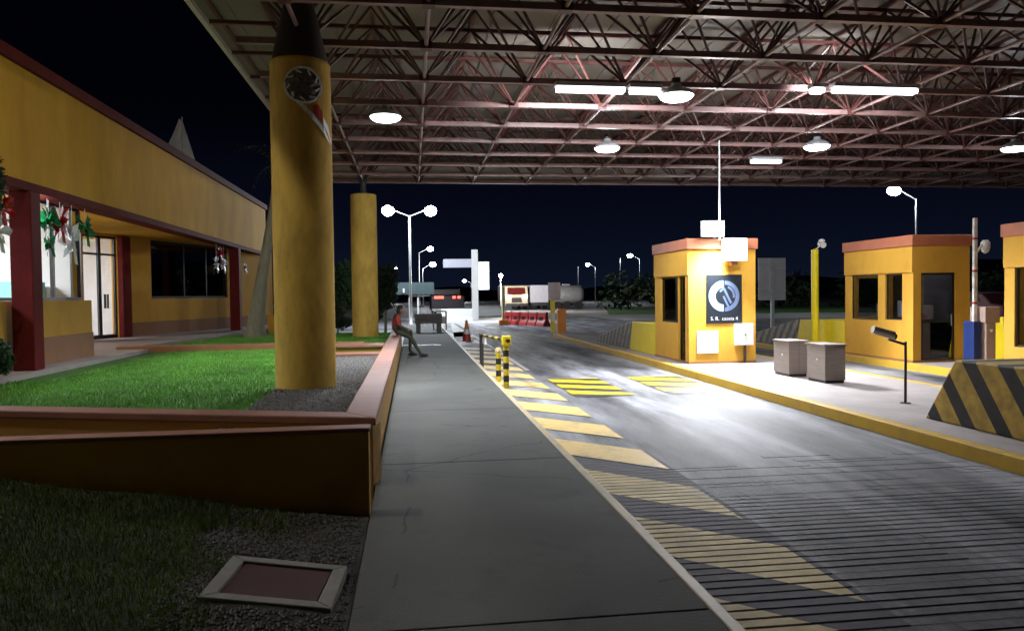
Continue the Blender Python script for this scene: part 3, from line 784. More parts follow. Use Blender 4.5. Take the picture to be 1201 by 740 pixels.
light('AREA', (11.6, 16.4, 2.58), 16, size=.8, aim=(11.6, 16.4, 0), parent=b2)  # added light without a fixture, brightens the second booth's interior
light('AREA', (6.95, 17.3, 2.58), 3, size=.8, aim=(6.95, 17.3, 0), parent=b1)  # weaker added light inside the poster booth, also without a fixture
# booth 3
b3 = booth('toll_booth', 'yellow toll booth cut off by the right edge of the view', 11.0, 10.2, 12.5, 12.72,
           [(11.2, 12.48, .68, 2.16)], [], 'yellow toll booths', 0)
wframe(b3, 'x', 11.04, 11.2, 12.48, .68, 2.16)
# far barriers right behind booths
for (bx_, ya, yb, yc, lab1) in ((6.15, 18.5, 20.55, 24.66, 'far end barrier behind the poster booth, yellow block with striped tail'), (10.95, 17.9, 20.1, 23.6, 'far end barrier behind the second booth, yellow block with striped tail')):
    t = thing('crash_barrier', lab1, 'crash barrier', (bx_+.6, (ya+yc)/2, .15), 'crash barriers on the island ends')
    MB().prism([(ya, .15), (yb+.25, .15), (yb, .95), (ya, .98)], bx_, bx_+1.2).build('yellow_block', M['brightY'], t, bevel=.015)
    MB().prism([(yb+.26, .15), (yc, .15), (yc-.1, .32), (yb+.3, .93), (yb+.02, .94)], bx_+.003, bx_+1.197).build('striped_tail', M['farstripe'], t, bevel=.015)
# near barrier
t = thing('crash_barrier', 'large near barrier with bold black and yellow diagonal stripes on the island nose', 'crash barrier', (6.9, 6.4, .15), 'crash barriers on the island ends')
MB().prism([(8.58, .152), (8.06, .92), (4.2, .92), (3.6, .152)], 6.33, 7.5).build('barrier_body', M['nearstripe'], t, bevel=.02)

# island equipment
def steel_box(x, y, label):
    t = thing('steel_cabinet', label, 'steel cabinet', (x, y, .15), 'brushed steel cabinets on the island')
    MB().box(x-.19, x+.19, y-.3, y+.3, .2, .80).build('cabinet_body', M['steel'], t, bevel=.008)
    MB().box(x-.17, x+.17, y-.28, y+.28, .15, .2).build('plinth', M['darksteel'], t)
    MB().box(x-.21, x+.21, y-.32, y+.32, .80, .825).build('lid', M['steel'], t, bevel=.004)
    MB().box(x+.01, x+.17, y-.309, y-.301, .24, .77).build('door_panel', M['steel'], t, bevel=.003)
    MB().tube((x-.2, y-.05, .55), (x-.19, y-.05, .55), .02, 8).build('lock', M['white'], t)
steel_box(7.24, 12.4, 'nearer of the two brushed steel cabinets beside the island kerb')
steel_box(7.16, 13.5, 'farther brushed steel cabinet, partly hidden by its twin')
t = thing('barrier_camera', 'bullet camera on a thin post beside the big striped barrier', 'security camera', (6.88, 9.73, .15))
MB().tube((6.88, 9.73, .15), (6.88, 9.73, 1.02), .018, 8).build('post', M['darksteel'], t)
MB().tube((6.88, 9.73, .155), (6.88, 9.73, .165), .07, 12).build('base_plate', M['darksteel'], t)
MB().tube((6.88, 9.73, .98), (6.62, 9.73, 1.06), .018, 8).build('arm', M['darksteel'], t)
mb = MB().tube((6.42, 9.73, 1.18), (6.68, 9.70, 1.10), .045, 14); mb.box(6.38, 6.7, 9.675, 9.785, 1.145, 1.15)
mb = MB().tube((6.42, 9.73, 1.18), (6.68, 9.70, 1.10), .045, 14); mb.tube((6.38, 9.73, 1.205), (6.68, 9.70, 1.12), .052, 14, mi=0)
mb.build('housing', M['steel'], t)
MB().tube((6.68, 9.70, 1.10), (6.71, 9.69, 1.09), .04, 14).build('lens', M['black'], t)

t = thing('camera_post', 'bright yellow post with a small white camera on top', 'camera post', (10.85, 19.2, .15))
# stands just in front of the yellow block
t.location = (10.78, 19.0, .15); OFF[t.name] = (10.78, 19.0, .15)
MB().tube((10.78, 19, .15), (10.78, 19, 2.83), .095, 20).build('post', M['postY'], t)
MB().lathe((10.78, 19, 0), [(.1, 2.83), (.1, 2.85), (.04, 2.88)], 16).build('cap', M['postY'], t)
MB().tube((10.80, 19, 2.86), (10.93, 18.98, 2.98), .02, 8).build('bracket', M['white'], t)
mb = MB().tube((10.95, 18.88, 2.98), (10.97, 19.06, 3.02), .085, 14); mb.lathe((10.96, 18.97, 0), [(.05, 3.06), (.09, 3.08), (.07, 3.13), (.02, 3.15)], 14)
mb.build('camera_head', M['white'], t)
# boom barrier
t = thing('boom_barrier', 'raised white boom barrier between the second booth and the right booth', 'boom barrier', (11.7, 14.1, .15))
MB().box(11.55, 11.63, 14.16, 14.22, 1.0, 3.22).build('boom', M['boomstripe'], t, bevel=.01)
MB().box(11.50, 11.66, 14.1, 14.4, .15, 1.08).build('blue_base', M['blue'], t, bevel=.01)
MB().box(11.7, 11.92, 14.0, 14.4, .15, 1.05).build('housing', M['beigecab'], t, bevel=.015)
MB().box(11.66, 12.0, 13.98, 14.42, 1.05, 1.38).build('head_box', M['beigecab'], t, bevel=.02)
MB().tube((11.8, 13.97, .9), (11.8, 13.99, .9), .03, 10).build('lock', M['white'], t)
t = thing('dome_camera', 'white dome camera on a slim arm above the boom barrier', 'security camera', (12.0, 14.4, 1.4))
MB().tube((11.75, 14.35, 1.35), (11.75, 14.35, 2.5), .025, 8).build('pole', M['kerby'], t)
MB().tube((11.75, 14.35, 2.5), (11.95, 14.4, 2.72), .02, 8).build('arm', M['white'], t)
MB().lathe((12.0, 14.4, 0), [(.02, 2.5), (.07, 2.54), (.09, 2.62), (.09, 2.72), (.05, 2.78)], 16).build('camera_head', M['white'], t)
tag(MB().prism([(14.2, .15), (14.9, .15), (14.8, 1.12), (14.5, 1.15)], 12.5, 13.1).build('yellow_block', M['brightY'], origin=(12.8, 14.6, .15), bevel=.02), 'small yellow block between the boom barrier and the right booth', 'bollard')
t = thing('parked_car', 'dusky red car partly hidden behind the boom barrier', 'car', (29.5, 35, 0))
MB().prism([(32.8, .35), (32.8, .95), (33.6, 1.05), (34.2, 1.55), (36.2, 1.6), (37, 1.1), (37.2, .9), (37.2, .35)], 28.3, 30.1).build('body', mat('dusky_red_paint', (.25, .08, .09), .35), t, bevel=.08)
MB().prism([(34.25, 1.12), (34.5, 1.48), (35.9, 1.5), (36.5, 1.12)], 28.28, 28.3).build('side_window', M['black'], t)
for yy in (33.6, 36.3): MB().tube((28.25, yy, .32), (28.5, yy, .32), .32, 18).build('wheel', M['tyre'], t)
t = thing('road_sign', 'back of a pale rectangular road sign on a grey post right of the poster booth', 'road sign', (13.56, 27, 0))
mb = MB(); mb.box(13.02, 14.12, 26.98, 27.0, 1.42, 3.02); mb.build('panel', M['signback'], t)
MB().box(13.5, 13.62, 26.9, 26.975, 0, 3.0).build('post', M['galv'], t)
mb = MB().box(13.05, 14.1, 26.95, 26.975, 1.75, 1.8)
mb.box(13.05, 14.1, 26.95, 26.975, 2.6, 2.65); mb.build('rail', M['galv'], t)

# guard rail with striped posts beside the sidewalk
t = thing('guard_rail', 'black and yellow striped guard rail at the edge of the lane hatching', 'guard rail', (1.66, 15.8, 0))
MB().tube((1.73, 13.94, 0), (1.73, 13.94, .92), .055, 14).build('post', M['poststripe'], t)
MB().tube((1.62, 17.75, .0), (1.62, 17.75, .84), .05, 14).build('post', M['darksteel'], t)
MB().tube((1.61, 17.85, .80), (1.75, 13.7, .90), .035, 12).build('rail', M['railstripe'], t)
MB().box(1.66, 1.82, 13.85, 14.05, .80, .98).build('hinge_block', M['brightY'], t, bevel=.015)
MB().box(1.62, 1.66, 17.0, 17.5, .62, .78).build('reflector_plate', M['white'], t)
t = thing('bollard', 'short black and yellow bollard just behind the striped guard post', 'bollard', (1.72, 14.93, 0))
MB().tube((1.70, 14.95, 0), (1.70, 14.95, .60), .055, 14).build('post', M['poststripe'], t)
MB().lathe((1.70, 14.95, 0), [(.065, .60), (.07, .64), (.045, .69), (.01, .70)], 14).build('cap', M['kerbw'], t)
t = thing('traffic_cone', 'red-orange traffic cone standing in the lane mouth near the totem', 'traffic cone', (2.04, 28.5, 0))
MB().box(1.80, 2.28, 28.26, 28.74, .0, .04).build('base', M['redpl'], t, bevel=.01)
MB().lathe((2.04, 28.5, 0), [(.17, .04), (.13, .28)], 20).build('cone_lower', M['redpl'], t)
MB().lathe((2.04, 28.5, 0), [(.131, .28), (.10, .46)], 20).build('reflective_band', M['whiteF'], t)
MB().lathe((2.04, 28.5, 0), [(.099, .46), (.035, .80), (.02, .81)], 20).build('cone_upper', M['orange'], t)

# red plastic barriers row
def redbarrier(p, q, label):
    cx, cy = (p[0]+q[0])/2, (p[1]+q[1])/2; a = math.atan2(q[1]-p[1], q[0]-p[0])
    t = thing('water_barrier', label, 'plastic barrier', (0, 0, 0), 'red plastic barriers in a row')
    Lb = 1.0
    MB().prism([(-.25, 0), (.25, 0), (.2, .18), (.1, .35), (.08, .78), (-.08, .78), (-.1, .35), (-.2, .18)], -Lb/2+.08, Lb/2-.08).build('barrier_body', M['redbar'], t, bevel=.02)
    MB().box(-Lb/2+.085, Lb/2-.085, -.082, -.05, .62, .77).build('white_band', M['white'], t)
    MB().box(-.22, .12, -.12, -.02, .28, .52).build('dark_recess', M['black'], t)
    t.location = (cx, cy, 0); t.rotation_euler = (0, 0, a); return t
P0, P1 = Vector((5.5, 44.4)), Vector((7.25, 40.0)); nb = 5
first = None
labs = ['leftmost and farthest red plastic barrier in the row', 'second red plastic barrier from the left in the row', 'middle red plastic barrier of the row',
        'fourth red plastic barrier from the left in the row', 'red plastic barrier at the right end beside the yellow sign post']
for i in range(nb):
    p = P0.lerp(P1, i/nb); q = P0.lerp(P1, (i+1)/nb)
    if first is None: first = redbarrier(p, q, labs[0])
    else:
        c = (p+q)/2; dup(first, (c.x, c.y, 0), first.rotation_euler[2], labs[i])
# lane sign post and orange box
t = thing('lane_sign', 'yellow post with pale pinkish panel beside the orange box', 'sign', (5.85, 31, .15))
MB().box(5.75, 5.93, 30.9, 31.05, .15, 1.5).build('post', M['brightY'], t, bevel=.01)
MB().box(5.66, 6.17, 30.9, 31.0, 1.5, 2.24).build('panel', mat('pale_pink_panel', (.55, .45, .44), .5), t, bevel=.01)
MB().box(5.78, 5.9, 30.88, 30.895, .6, 1.0).build('white_plate', M['white'], t)
tag(MB().box(6.05, 6.4, 30.9, 31.2, .0, 1.14).build('orange_box', M['orange'], origin=(6.2, 31, 0), bevel=.03), 'upright orange box at the far end of the first island', 'box')
t = thing('marker_post', 'thin pale yellow post at the left end of the red barriers', 'post', (5.2, 43, 0))
MB().tube((5.2, 43, 0), (5.2, 43, 2.15), .08, 10).build('post', mat('pale_yellow_post', (.55, .52, .25), .5), t)
MB().box(4.95, 5.5, 42.8, 43.2, 0, .3).build('base', M['orange'], t, bevel=.03)

# ------------------------------------------------------------------ person sitting on the planter edge
def skinbody(name, pts, edges, rad, m, parent, root=0, lv=2):
    me = bpy.data.meshes.new(name); off = Vector(OFF[parent.name]) if parent else Vector((0, 0, 0))
    me.from_pydata([tuple(Vector(p)-off) for p in pts], edges, [])
    o = bpy.data.objects.new(name, me); COL.objects.link(o)
    if parent: o.parent = parent
    s = o.modifiers.new('skin', 'SKIN'); s.use_smooth_shade = True
    for i, v in enumerate(me.skin_vertices[0].data):
        rr_ = rad[i]; v.radius = rr_ if isinstance(rr_, tuple) else (rr_, rr_); v.use_root = (i == root)
    sb = o.modifiers.new('sub', 'SUBSURF'); sb.levels = lv; sb.render_levels = lv
    me.materials.append(m); OFF[o.name] = tuple(off)
    return o
px_, py_, pz = -.42, 20.2, .73
t = thing('person', 'person in a red-orange top sitting on the planter edge, one leg stretched onto the sidewalk', 'person', (px_, py_, pz))
hip = (px_, py_, pz+.10)
P = [hip, (px_-.01, py_, pz+.28), (px_+.02, py_, pz+.46), (px_+.06, py_, pz+.54), (px_+.10, py_, pz+.63), (px_+.11, py_, pz+.70),
     (px_+.02, py_-.19, pz+.45), (px_+.08, py_-.22, pz+.22), (px_+.28, py_-.14, pz+.12),
     (px_+.02, py_+.19, pz+.45), (px_+.08, py_+.22, pz+.22), (px_+.28, py_+.12, pz+.12),
     (px_+.02, py_-.1, pz+.08), (px_+.36, py_-.2, pz-.06), (px_+.63, py_-.3, .21), (px_+.74, py_-.33, .19),
     (px_+.02, py_+.1, pz+.08), (px_+.38, py_+.15, pz+.08), (px_+.34, py_+.15, .27), (px_+.46, py_+.15, .19)]
E_ = [(0, 1), (1, 2), (2, 3), (3, 4), (4, 5), (2, 6), (6, 7), (7, 8), (2, 9), (9, 10), (10, 11), (0, 12), (12, 13), (13, 14), (14, 15), (0, 16), (16, 17), (17, 18), (18, 19)]
rad = [.13, .13, .13, .055, .09, .08, .06, .045, .035, .06, .045, .035, .09, .065, .042, .035, .09, .065, .042, .035]
skinbody('body', P, E_, rad, M['trouser'], t)
skinbody('top', [(px_, py_, pz+.06), (px_-.01, py_, pz+.28), (px_+.02, py_, pz+.46), (px_+.055, py_, pz+.53), (px_+.02, py_-.19, pz+.45), (px_+.08, py_-.22, pz+.22), (px_+.02, py_+.19, pz+.45), (px_+.08, py_+.22, pz+.22)],
         [(0, 1), (1, 2), (2, 3), (2, 4), (4, 5), (2, 6), (6, 7)], [.145, .145, .15, .07, .075, .055, .075, .055], M['vest'], t)
def ell(mb, c, r3, n=14, mi=0):
    vs = []; fs = []
    for i in range(1, n):
        a = math.pi*i/n
        for j in range(n*2):
            b = math.pi*j/n; vs.append((c[0]+r3[0]*math.sin(a)*math.cos(b), c[1]+r3[1]*math.sin(a)*math.sin(b), c[2]+r3[2]*math.cos(a)))
    w_ = n*2
    for i in range(n-2):
        for j in range(w_): fs.append((i*w_+j, i*w_+(j+1) % w_, (i+1)*w_+(j+1) % w_, (i+1)*w_+j))
    vs += [(c[0], c[1], c[2]+r3[2]), (c[0], c[1], c[2]-r3[2])]; k = len(vs)
    for j in range(w_): fs.append((k-2, (j+1) % w_, j)); fs.append((k-1, (n-2)*w_+j, (n-2)*w_+(j+1) % w_))
    mb.add(vs, fs, mi, True)
mb = MB(); ell(mb, (px_+.13, py_, pz+.65), (.088, .078, .112)); ell(mb, (px_+.222, py_, pz+.64), (.016, .012, .018)); ell(mb, (px_+.12, py_-.08, pz+.645), (.018, .01, .028))
ell(mb, (px_+.33, py_-.13, pz+.11), (.055, .035, .025)); ell(mb, (px_+.33, py_+.11, pz+.11), (.055, .035, .025))
mb.build('skin_parts', M['skin'], t)
mb = MB(); ell(mb, (px_+.105, py_, pz+.685), (.094, .088, .10)); ell(mb, (px_+.06, py_, pz+.62), (.06, .075, .10)); mb.build('hair', M['hair'], t)
for dx, dy, z in ((.70, -.32, .185), (.42, .15, .185)):
    mb = MB(); ell(mb, (px_+dx, py_+dy, z), (.13, .05, .04)); mb.build('shoe', M['shoe'], t)

# ------------------------------------------------------------------ office building on the left
A_ = Vector((-10.5, 15.8)); B_ = Vector((-5.85, 31)); dW = (B_-A_).normalized()
def W(s): p = A_+dW*s; return (p.x, p.y)
nW = Vector((-dW.y, dW.x))      # into the building
t = thing('office_building', 'long ochre single storey office building with dark red roof edge and lit entrance', 'building', (-8, 18, .6))
Z0, ZC = .6, 3.6
mb = MB()
# fascia
mb.box(-6.0, -5.85, 1, 31.6, 3.58, 5.3)
mb.box(-14, -6.0, 31.45, 31.6, 3.58, 5.3)
mb.build('fascia', M['ochre'], t)
mb = MB(); mb.box(-6.02, -5.78, .9, 31.7, 5.3, 5.5); mb.box(-14, -6.02, 31.4, 31.7, 5.3, 5.5); mb.build('roof_edge', M['darkred'], t, bevel=.02)
mb = MB(); mb.box(-6.22, -5.84, 1, 31.55, 3.44, 3.578); mb.build('eaves_beam', M['darkred'], t, bevel=.01)
MB().box(-14, -6.22, 1, 31.45, ZC, 3.72).build('porch_ceiling', M['ochre'], t)
MB().box(-14, -5.9, 1, 31.5, 5.1, 5.2).build('roof', M['dim'], t)
# oblique wall with door and dark window
mb = MB()
mb.wall(W(3.4), W(16.6), .2, Z0, ZC, [(6.0-3.4, 7.35-3.4, Z0, 3.52), (8.85-3.4, 13.2-3.4, 1.76, 3.56)])
mb.build('entrance_wall', M['yellow'], t)
mb = MB(); mb.obox(W(7.75), W(16.6), -.02, -.001, Z0, 1.06); mb.build('dado', M['dado'], t)
mb = MB(); mb.obox(W(7.36), W(7.72), -.16, .1, Z0, 3.55); mb.build('pilaster', M['redbrown'], t, bevel=.01)
# bay with window facing the lane
mb = MB(); mb.wall((-6.2, 1), (-6.2, 15.6), .2, Z0, 1.74); mb.wall((-6.4, 15.42), (-9.3, 15.42), .18, Z0, 1.74)
mb.build('window_apron', M['yellow'], t)
mb = MB(); mb.box(-6.199, -6.18, 1, 15.6, Z0, 1.12); mb.build('dado', M['dado'], t)
fr = MB(); y = 3.0
ybars = [3, 5, 7, 9, 11, 12.3, 13.35, 14.5, 15.6]
fr.box(-6.44, -6.38, 1, 15.6, 1.742, 1.80); fr.box(-6.44, -6.38, 1, 15.6, 3.44, 3.52); fr.box(-6.43, -6.39, 1, 15.6, 3.02, 3.05)
for yb in ybars: fr.box(-6.442, -6.378, yb-.03, yb+.03, 1.80, 3.44)
wf = fr.build('window', M['black'], t)
MB().box(-6.413, -6.407, 1, 15.57, 1.81, 3.43).build('pane', M['glass'], wf)
# door leaves
df = MB()
def ob(mb, s0, s1, t0, t1, z0, z1): mb.obox(W(s0), W(s1), t0, t1, z0, z1)
for s in (6.03, 6.66, 7.32): ob(df, s-.03, s+.03, .05, .11, .66, 3.5)
ob(df, 6.7, 6.74, .05, .11, .66, 3.5)
ob(df, 6.0, 7.35, .05, .11, 2.98, 3.04); ob(df, 6.0, 7.35, .05, .11, 3.46, 3.52); ob(df, 6.0, 7.35, .05, .11, .66, .76)
dd = df.build('door', M['black'], t)
g = MB(); ob(g, 6.05, 7.3, .075, .081, .76, 3.46); g.build('pane', M['glass'], dd)
g = MB(); ob(g, 6.82, 6.85, .0, .05, 1.5, 1.9); ob(g, 6.93, 6.96, .0, .05, 1.5, 1.9); g.build('handle', M['black'], dd)
# dark window
df = MB()
ob(df, 8.85, 13.2, .03, .09, 1.762, 1.83); ob(df, 8.85, 13.2, .03, .09, 3.49, 3.558)
for s in (8.88, 10.6, 11.9, 13.17): ob(df, s-.03, s+.03, .03, .09, 1.83, 3.49)
wd = df.build('window', M['black'], t)
g = MB(); ob(g, 8.9, 13.15, .055, .061, 1.83, 3.49); g.build('pane', M['glassdark'], wd)
# interior shell
mb = MB(); mb.box(-13.5, -13.4, 1, 31.4, .6, 3.6); mb.box(-13.4, -6.45, 1, 1.1, .6, 3.6)
mb.obox((-13.4, 25.5), (-8.2, 24.2), 0, .12, .6, 3.6); mb.box(-10.3, -6.45, 15.3, 15.4, .6, 3.6)
mb.build('inner_wall', M['officewall'], t)
MB().box(-13.4, -6.41, 1.1, 15.4, .661, .67).build('inner_floor', M['officefloor'], t)
mb = MB().plate([(-13.4, 15.42), (-10.7, 15.42), (-8.2, 24.1), (-13.4, 25.4)], .662, .671); mb.build('inner_floor', M['officefloor'], t)
# office ceiling lights
for i, (x, y) in enumerate(((-8.5, 9), (-8.5, 12.5), (-11, 9), (-11, 13), (-11.5, 17.5), (-11.3, 21))):
    q = MB().box(x-.3, x+.3, y-.6, y+.6, 3.57, 3.598).build('ceiling_light', M['office_light'], t)
    light('AREA', (x, y, 3.55), 230, size=1.1, aim=(x, y, 0), parent=t)
# roof columns
for yy, lab in ((12.6, 'near dark red square column carrying the office eaves'), (26.6, 'far dark red square column carrying the office eaves near the leaning trunk')):
    t2 = thing('column', lab, 'column', (-6.0, yy, .66), 'dark red columns of the office')
    MB().box(-6.12, -5.80, yy-.13, yy+.19, .66, 3.435).build('shaft', M['redbrown'], t2, bevel=.015)
MB().box(-9.6, -9.0, 27, 28.2, 3.57, 3.598).build('ceiling_light', emit('dim_panel', (.9, .85, .7), .5), t)
light('AREA', (-9.3, 27.5, 3.5), 70, size=1., col=(1, .85, .65), aim=(-9.3, 27.5, 0), parent=t)
# office contents
def desk(x, y, label, rz=0):
    t = thing('desk', label, 'desk', (x, y, .67))
    MB().box(x-.35, x+.35, y-.8, y+.8, 1.38, 1.42).build('desk_top', M['desk'], t)
    MB().box(x-.3, x+.3, y-.75, y-.7, .67, 1.38).build('desk_side', M['desk'], t); MB().box(x-.3, x+.3, y+.7, y+.75, .67, 1.38).build('desk_side', M['desk'], t)
desk(-7.2, 12.0, 'dark office desk behind the lit window left of the entrance')
t = thing('box_stack', 'teal and white boxes behind the lit window near the entrance', 'boxes', (-6.9, 14.8, .67))
MB().box(-7.3, -6.7, 14.3, 14.85, 1.5, 2.08).build('teal_box', M['teal'], t); MB().box(-7.3, -6.7, 14.9, 15.3, 1.5, 2.0).build('white_box', M['white'], t); MB().box(-7.4, -6.6, 14.2, 15.35, .67, 1.5).build('cabinet', M['white'], t)
t = thing('partition', 'grey office partition panel standing behind the lit window', 'partition', (-8, 13.6, .67))
MB().box(-8.9, -8.4, 14.0, 14.06, .67, 2.6).build('panel', M['signback'], t); MB().box(-8.8, -8.2, 14.6, 14.66, .67, 2.6).build('panel', M['desk'], t)
t = thing('filing_cabinet', 'dark filing cabinet by the lit window left of the near column', 'cabinet', (-7.6, 11.4, .67))
MB().box(-8.0, -7.4, 10.9, 11.9, .67, 2.4).build('cabinet_body', M['desk'], t, bevel=.01)
for z in (1.1, 1.5, 1.9): MB().box(-7.399, -7.385, 11.3, 11.5, z, z+.03).build('handle', M['galv'], t)
p = A_+dW*6.3+nW*1.2
t = thing('red_chair', 'red object seen through the left leaf of the glass entrance door', 'chair', (p.x, p.y, .67))
MB().box(p.x-.25, p.x+.25, p.y-.05, p.y+.05, 1.5, 2.3).build('backrest', M['redpl'], t, bevel=.03); MB().box(p.x-.25, p.x+.25, p.y-.5, p.y-.05, 1.25, 1.33).build('seat', M['redpl'], t, bevel=.03)
for a in (-.2, .2):
    for b in (-.45, 0): MB().tube((p.x+a, p.y+b, .67), (p.x+a, p.y+b, 1.25), .02, 8).build('leg', M['galv'], t)
p = A_+dW*7.1+nW*2.2
desk(p.x, p.y, 'dark desk seen low through the right leaf of the glass door')

# festive bows hung under the eaves
def bow(y, z, mname, label, s=.2, x=-6.02):
    t = thing('paper_bow', label, 'decoration', (x, y, z), 'festive bows hung under the eaves')
    rnd = random.Random(int(y*100)); mb = MB()
    for k in range(22):
        a = rnd.uniform(0, 6.28); el = rnd.uniform(-1.2, 1.2); ln = s*1.25*rnd.uniform(.6, 1.15)
        d = Vector((math.cos(a)*math.cos(el)*.5, math.sin(a)*math.cos(el), math.sin(el))); sd = d.cross(Vector((1, .1, .2))).normalized()*ln*.28
        c = Vector((x, y, z)); m_ = c+d*ln*.6+Vector((rnd.uniform(-.03, .03), 0, 0))
        mb.add([c, m_+sd, c+d*ln, m_-sd], [(0, 1, 2), (0, 2, 3)])
    mb.build('petals', M[mname], t)
    MB().tube((x, y, z), (x, y, 3.44), .006, 5).build('string', M['whiteF'], t)
    mb = MB()
    for k in (-1, 1): mb.quad((x, y, z), (x+.02, y+k*.06, z), (x+.02, y+k*.16, z-s*1.5), (x, y+k*.08, z-s*1.4))
    mb.build('tail', M[mname], t)
bow(13.5, 3.12, 'greenF', 'green foil bow right beside the near dark red column', .25)
bow(13.55, 2.72, 'greenF', 'lower green foil bow beside the near column under the other', .16)
bow(13.95, 3.12, 'redF', 'red foil bow between the green bows at the lit window', .26)
bow(14.4, 2.8, 'whiteF', 'large white rosette at the lit window corner', .28)
bow(14.95, 3.12, 'greenF', 'green foil bow nearest the glass entrance door', .26)
bow(12.08, 3.1, 'redF', 'red foil bow at the left edge of the view', .25)
bow(11.95, 2.78, 'whiteF', 'white rosette at the left edge below the red bow', .22)
bow(24.4, 2.83, 'whiteF', 'left white rosette before the dark window', .2)
bow(25.35, 2.83, 'whiteF', 'right white rosette before the dark window', .2)
bow(24.9, 3.15, 'redF', 'small red bow above the two white rosettes', .22)
bow(28.4, 2.85, 'whiteF', 'white rosette right of the far dark red column', .17)
t = thing('porch_lamp', 'small bright lamp under the eaves next to the near column', 'lamp', (-6.1, 13.15, 3.35))
MB().tube((-6.1, 13.15, 3.36), (-6.1, 13.15, 3.44), .05, 12).build('lamp_base', M['white'], t)
mb = MB(); ell(mb, (-6.1, 13.15, 3.31), (.07, .07, .06), 8); mb.build('bulb', M['lens'], t)
light('POINT', (-6.05, 13.15, 3.2), 10, size=.06, parent=t)
# drooping flag on the roof
t = thing('flag', 'pale drooping flag rising behind the dark red roof edge', 'flag', (-7, 24.6, 5.2))
MB().tube((-7, 24.62, 5.2), (-7, 24.62, 7.38), .02, 8).build('pole', M['galv'], t)
vs = []; fs = []
for i in range(9):
    z = 7.33-i*.17; wdt = .12+.11*i
    for j in range(6): vs.append((-7+(j/5-.62)*wdt*1.1, 24.6+.05*math.sin(j*2.2+i*.5), z-.03*j))
for i in range(8):
    for j in range(5): fs.append((i*6+j, i*6+j+1, (i+1)*6+j+1, (i+1)*6+j))
MB().add(vs, fs, 0, True).build('cloth', mat('pale_flag_cloth', (.75, .74, .76), .8), t)
light_flag = None

# ------------------------------------------------------------------ vegetation
def leafcloud(mb, c, r3, n, s, rnd):
    for _ in range(n):
        while True:
            p = Vector((rnd.uniform(-1, 1), rnd.uniform(-1, 1), rnd.uniform(-1, 1)))
            if .25 < p.length < 1: break
        p = Vector((c[0]+p.x*r3[0], c[1]+p.y*r3[1], c[2]+p.z*r3[2]))
        a = Vector((rnd.gauss(0, 1), rnd.gauss(0, 1), rnd.gauss(0, 1))).normalized(); b = a.orthogonal().normalized()
        k = s*rnd.uniform(.6, 1.4); a *= k; b *= k*.45
        mb.add([p-a, p+b, p+a, p-b], [(0, 1, 2, 3)])
def tree(name, label, x, y, z0, h, rx, n, s, m='leaf', tr=.07, cat='tree', group=None, blobs=7):
    rnd = random.Random(int(x*77+y*13)); t = thing(name, label, cat, (x, y, z0), group)
    mb = MB().tube((x, y, z0-.05), (x+.05, y, z0+h*.5), tr, 10, tr*.6)
    for k in range(4):
        a = k*1.6+.4; mb.tube((x+.04, y, z0+h*.4), (x+math.cos(a)*rx*.5, y+math.sin(a)*rx*.5, z0+h*.72), tr*.5, 7, tr*.2)
    mb.build('trunk', M['bark'], t)
    mb = MB()
    for k in range(blobs):
        a = rnd.uniform(0, 6.28); q = rnd.uniform(.1, .6)*rx
        leafcloud(mb, (x+q*math.cos(a), y+q*math.sin(a), z0+h*rnd.uniform(.35, .85)), (rx*.5, rx*.5, h*.2), n//blobs, s, rnd)
    mb.build('crown', M[m], t); return t
tree('small_tree', 'bushy green tree between the two yellow pillars', -2.45, 27, .6, 2.8, .75, 3000, .09)
tree('small_tree', 'dark green tree just right of the farther yellow pillar', -1.1, 31, .0, 3.2, .75, 2600, .09, 'leafdark')
tree('shrub', 'low grey-green shrub at the foot of the trees between the pillars', -2.5, 25.8, .55, .9, .5, 1500, .07, 'leafdark', .03, 'shrub')
tree('shrub', 'dark green shrub at the left edge beside the near red column', -5.62, 11.0, .6, .7, .33, 2600, .05, 'leaf', .03, 'shrub')
tree('hedge_plant', 'dark leafy climber at the top left corner of the lit window', -5.9, 11.3, 2.0, 2.2, .3, 1200, .05, 'leafdark', .02, 'climber')
# leaning pale trunk
t = thing('palm_tree', 'palm with pale leaning trunk in front of the office end', 'palm tree', (-4.75, 23, .55))
mb = MB(); pts = [(-4.62, 23, .5, .36), (-4.6, 23, .9, .27), (-4.5, 23, 1.6, .21), (-4.38, 23, 2.4, .17), (-4.22, 23, 3.3, .14), (-4.05, 23, 4.3, .12), (-3.85, 23, 5.6, .11)]
for a, b in zip(pts, pts[1:]): mb.tube(a[:3], b[:3], a[3], 16, b[3])
mb.build('trunk', M['bark'], t)
mb = MB(); rnd = random.Random(4)
for k in range(22):
    a = k*.6; el = rnd.uniform(.1, 1.0); c = Vector((-3.85, 23, 5.65)); prev = c; d = Vector((math.cos(a)*math.cos(el), math.sin(a)*math.cos(el), math.sin(el)))
    for i in range(9):
        nxt = prev+d*.16; d = (d+Vector((0, 0, -.16))).normalized(); sd = d.cross(Vector((0, 0, 1))).normalized()
        for sg in (-1, 1): mb.add([prev, prev+d*.05, prev+sd*sg*.28*(1-i/11)+d*.15-Vector((0, 0, .07))], [(0, 1, 2)])
        prev = nxt
mb.build('crown', M['leafdark'], t)
# yellow garden wall end seen between trunk and pillar
t = tag(MB().box(-5.0, -4.3, 27, 27.4, .5, 1.15).build('garden_wall', M['yellow'], origin=(-4.7, 27.2, .5), bevel=.01), 'short yellow wall stub glimpsed between the leaning trunk and near pillar', 'wall')

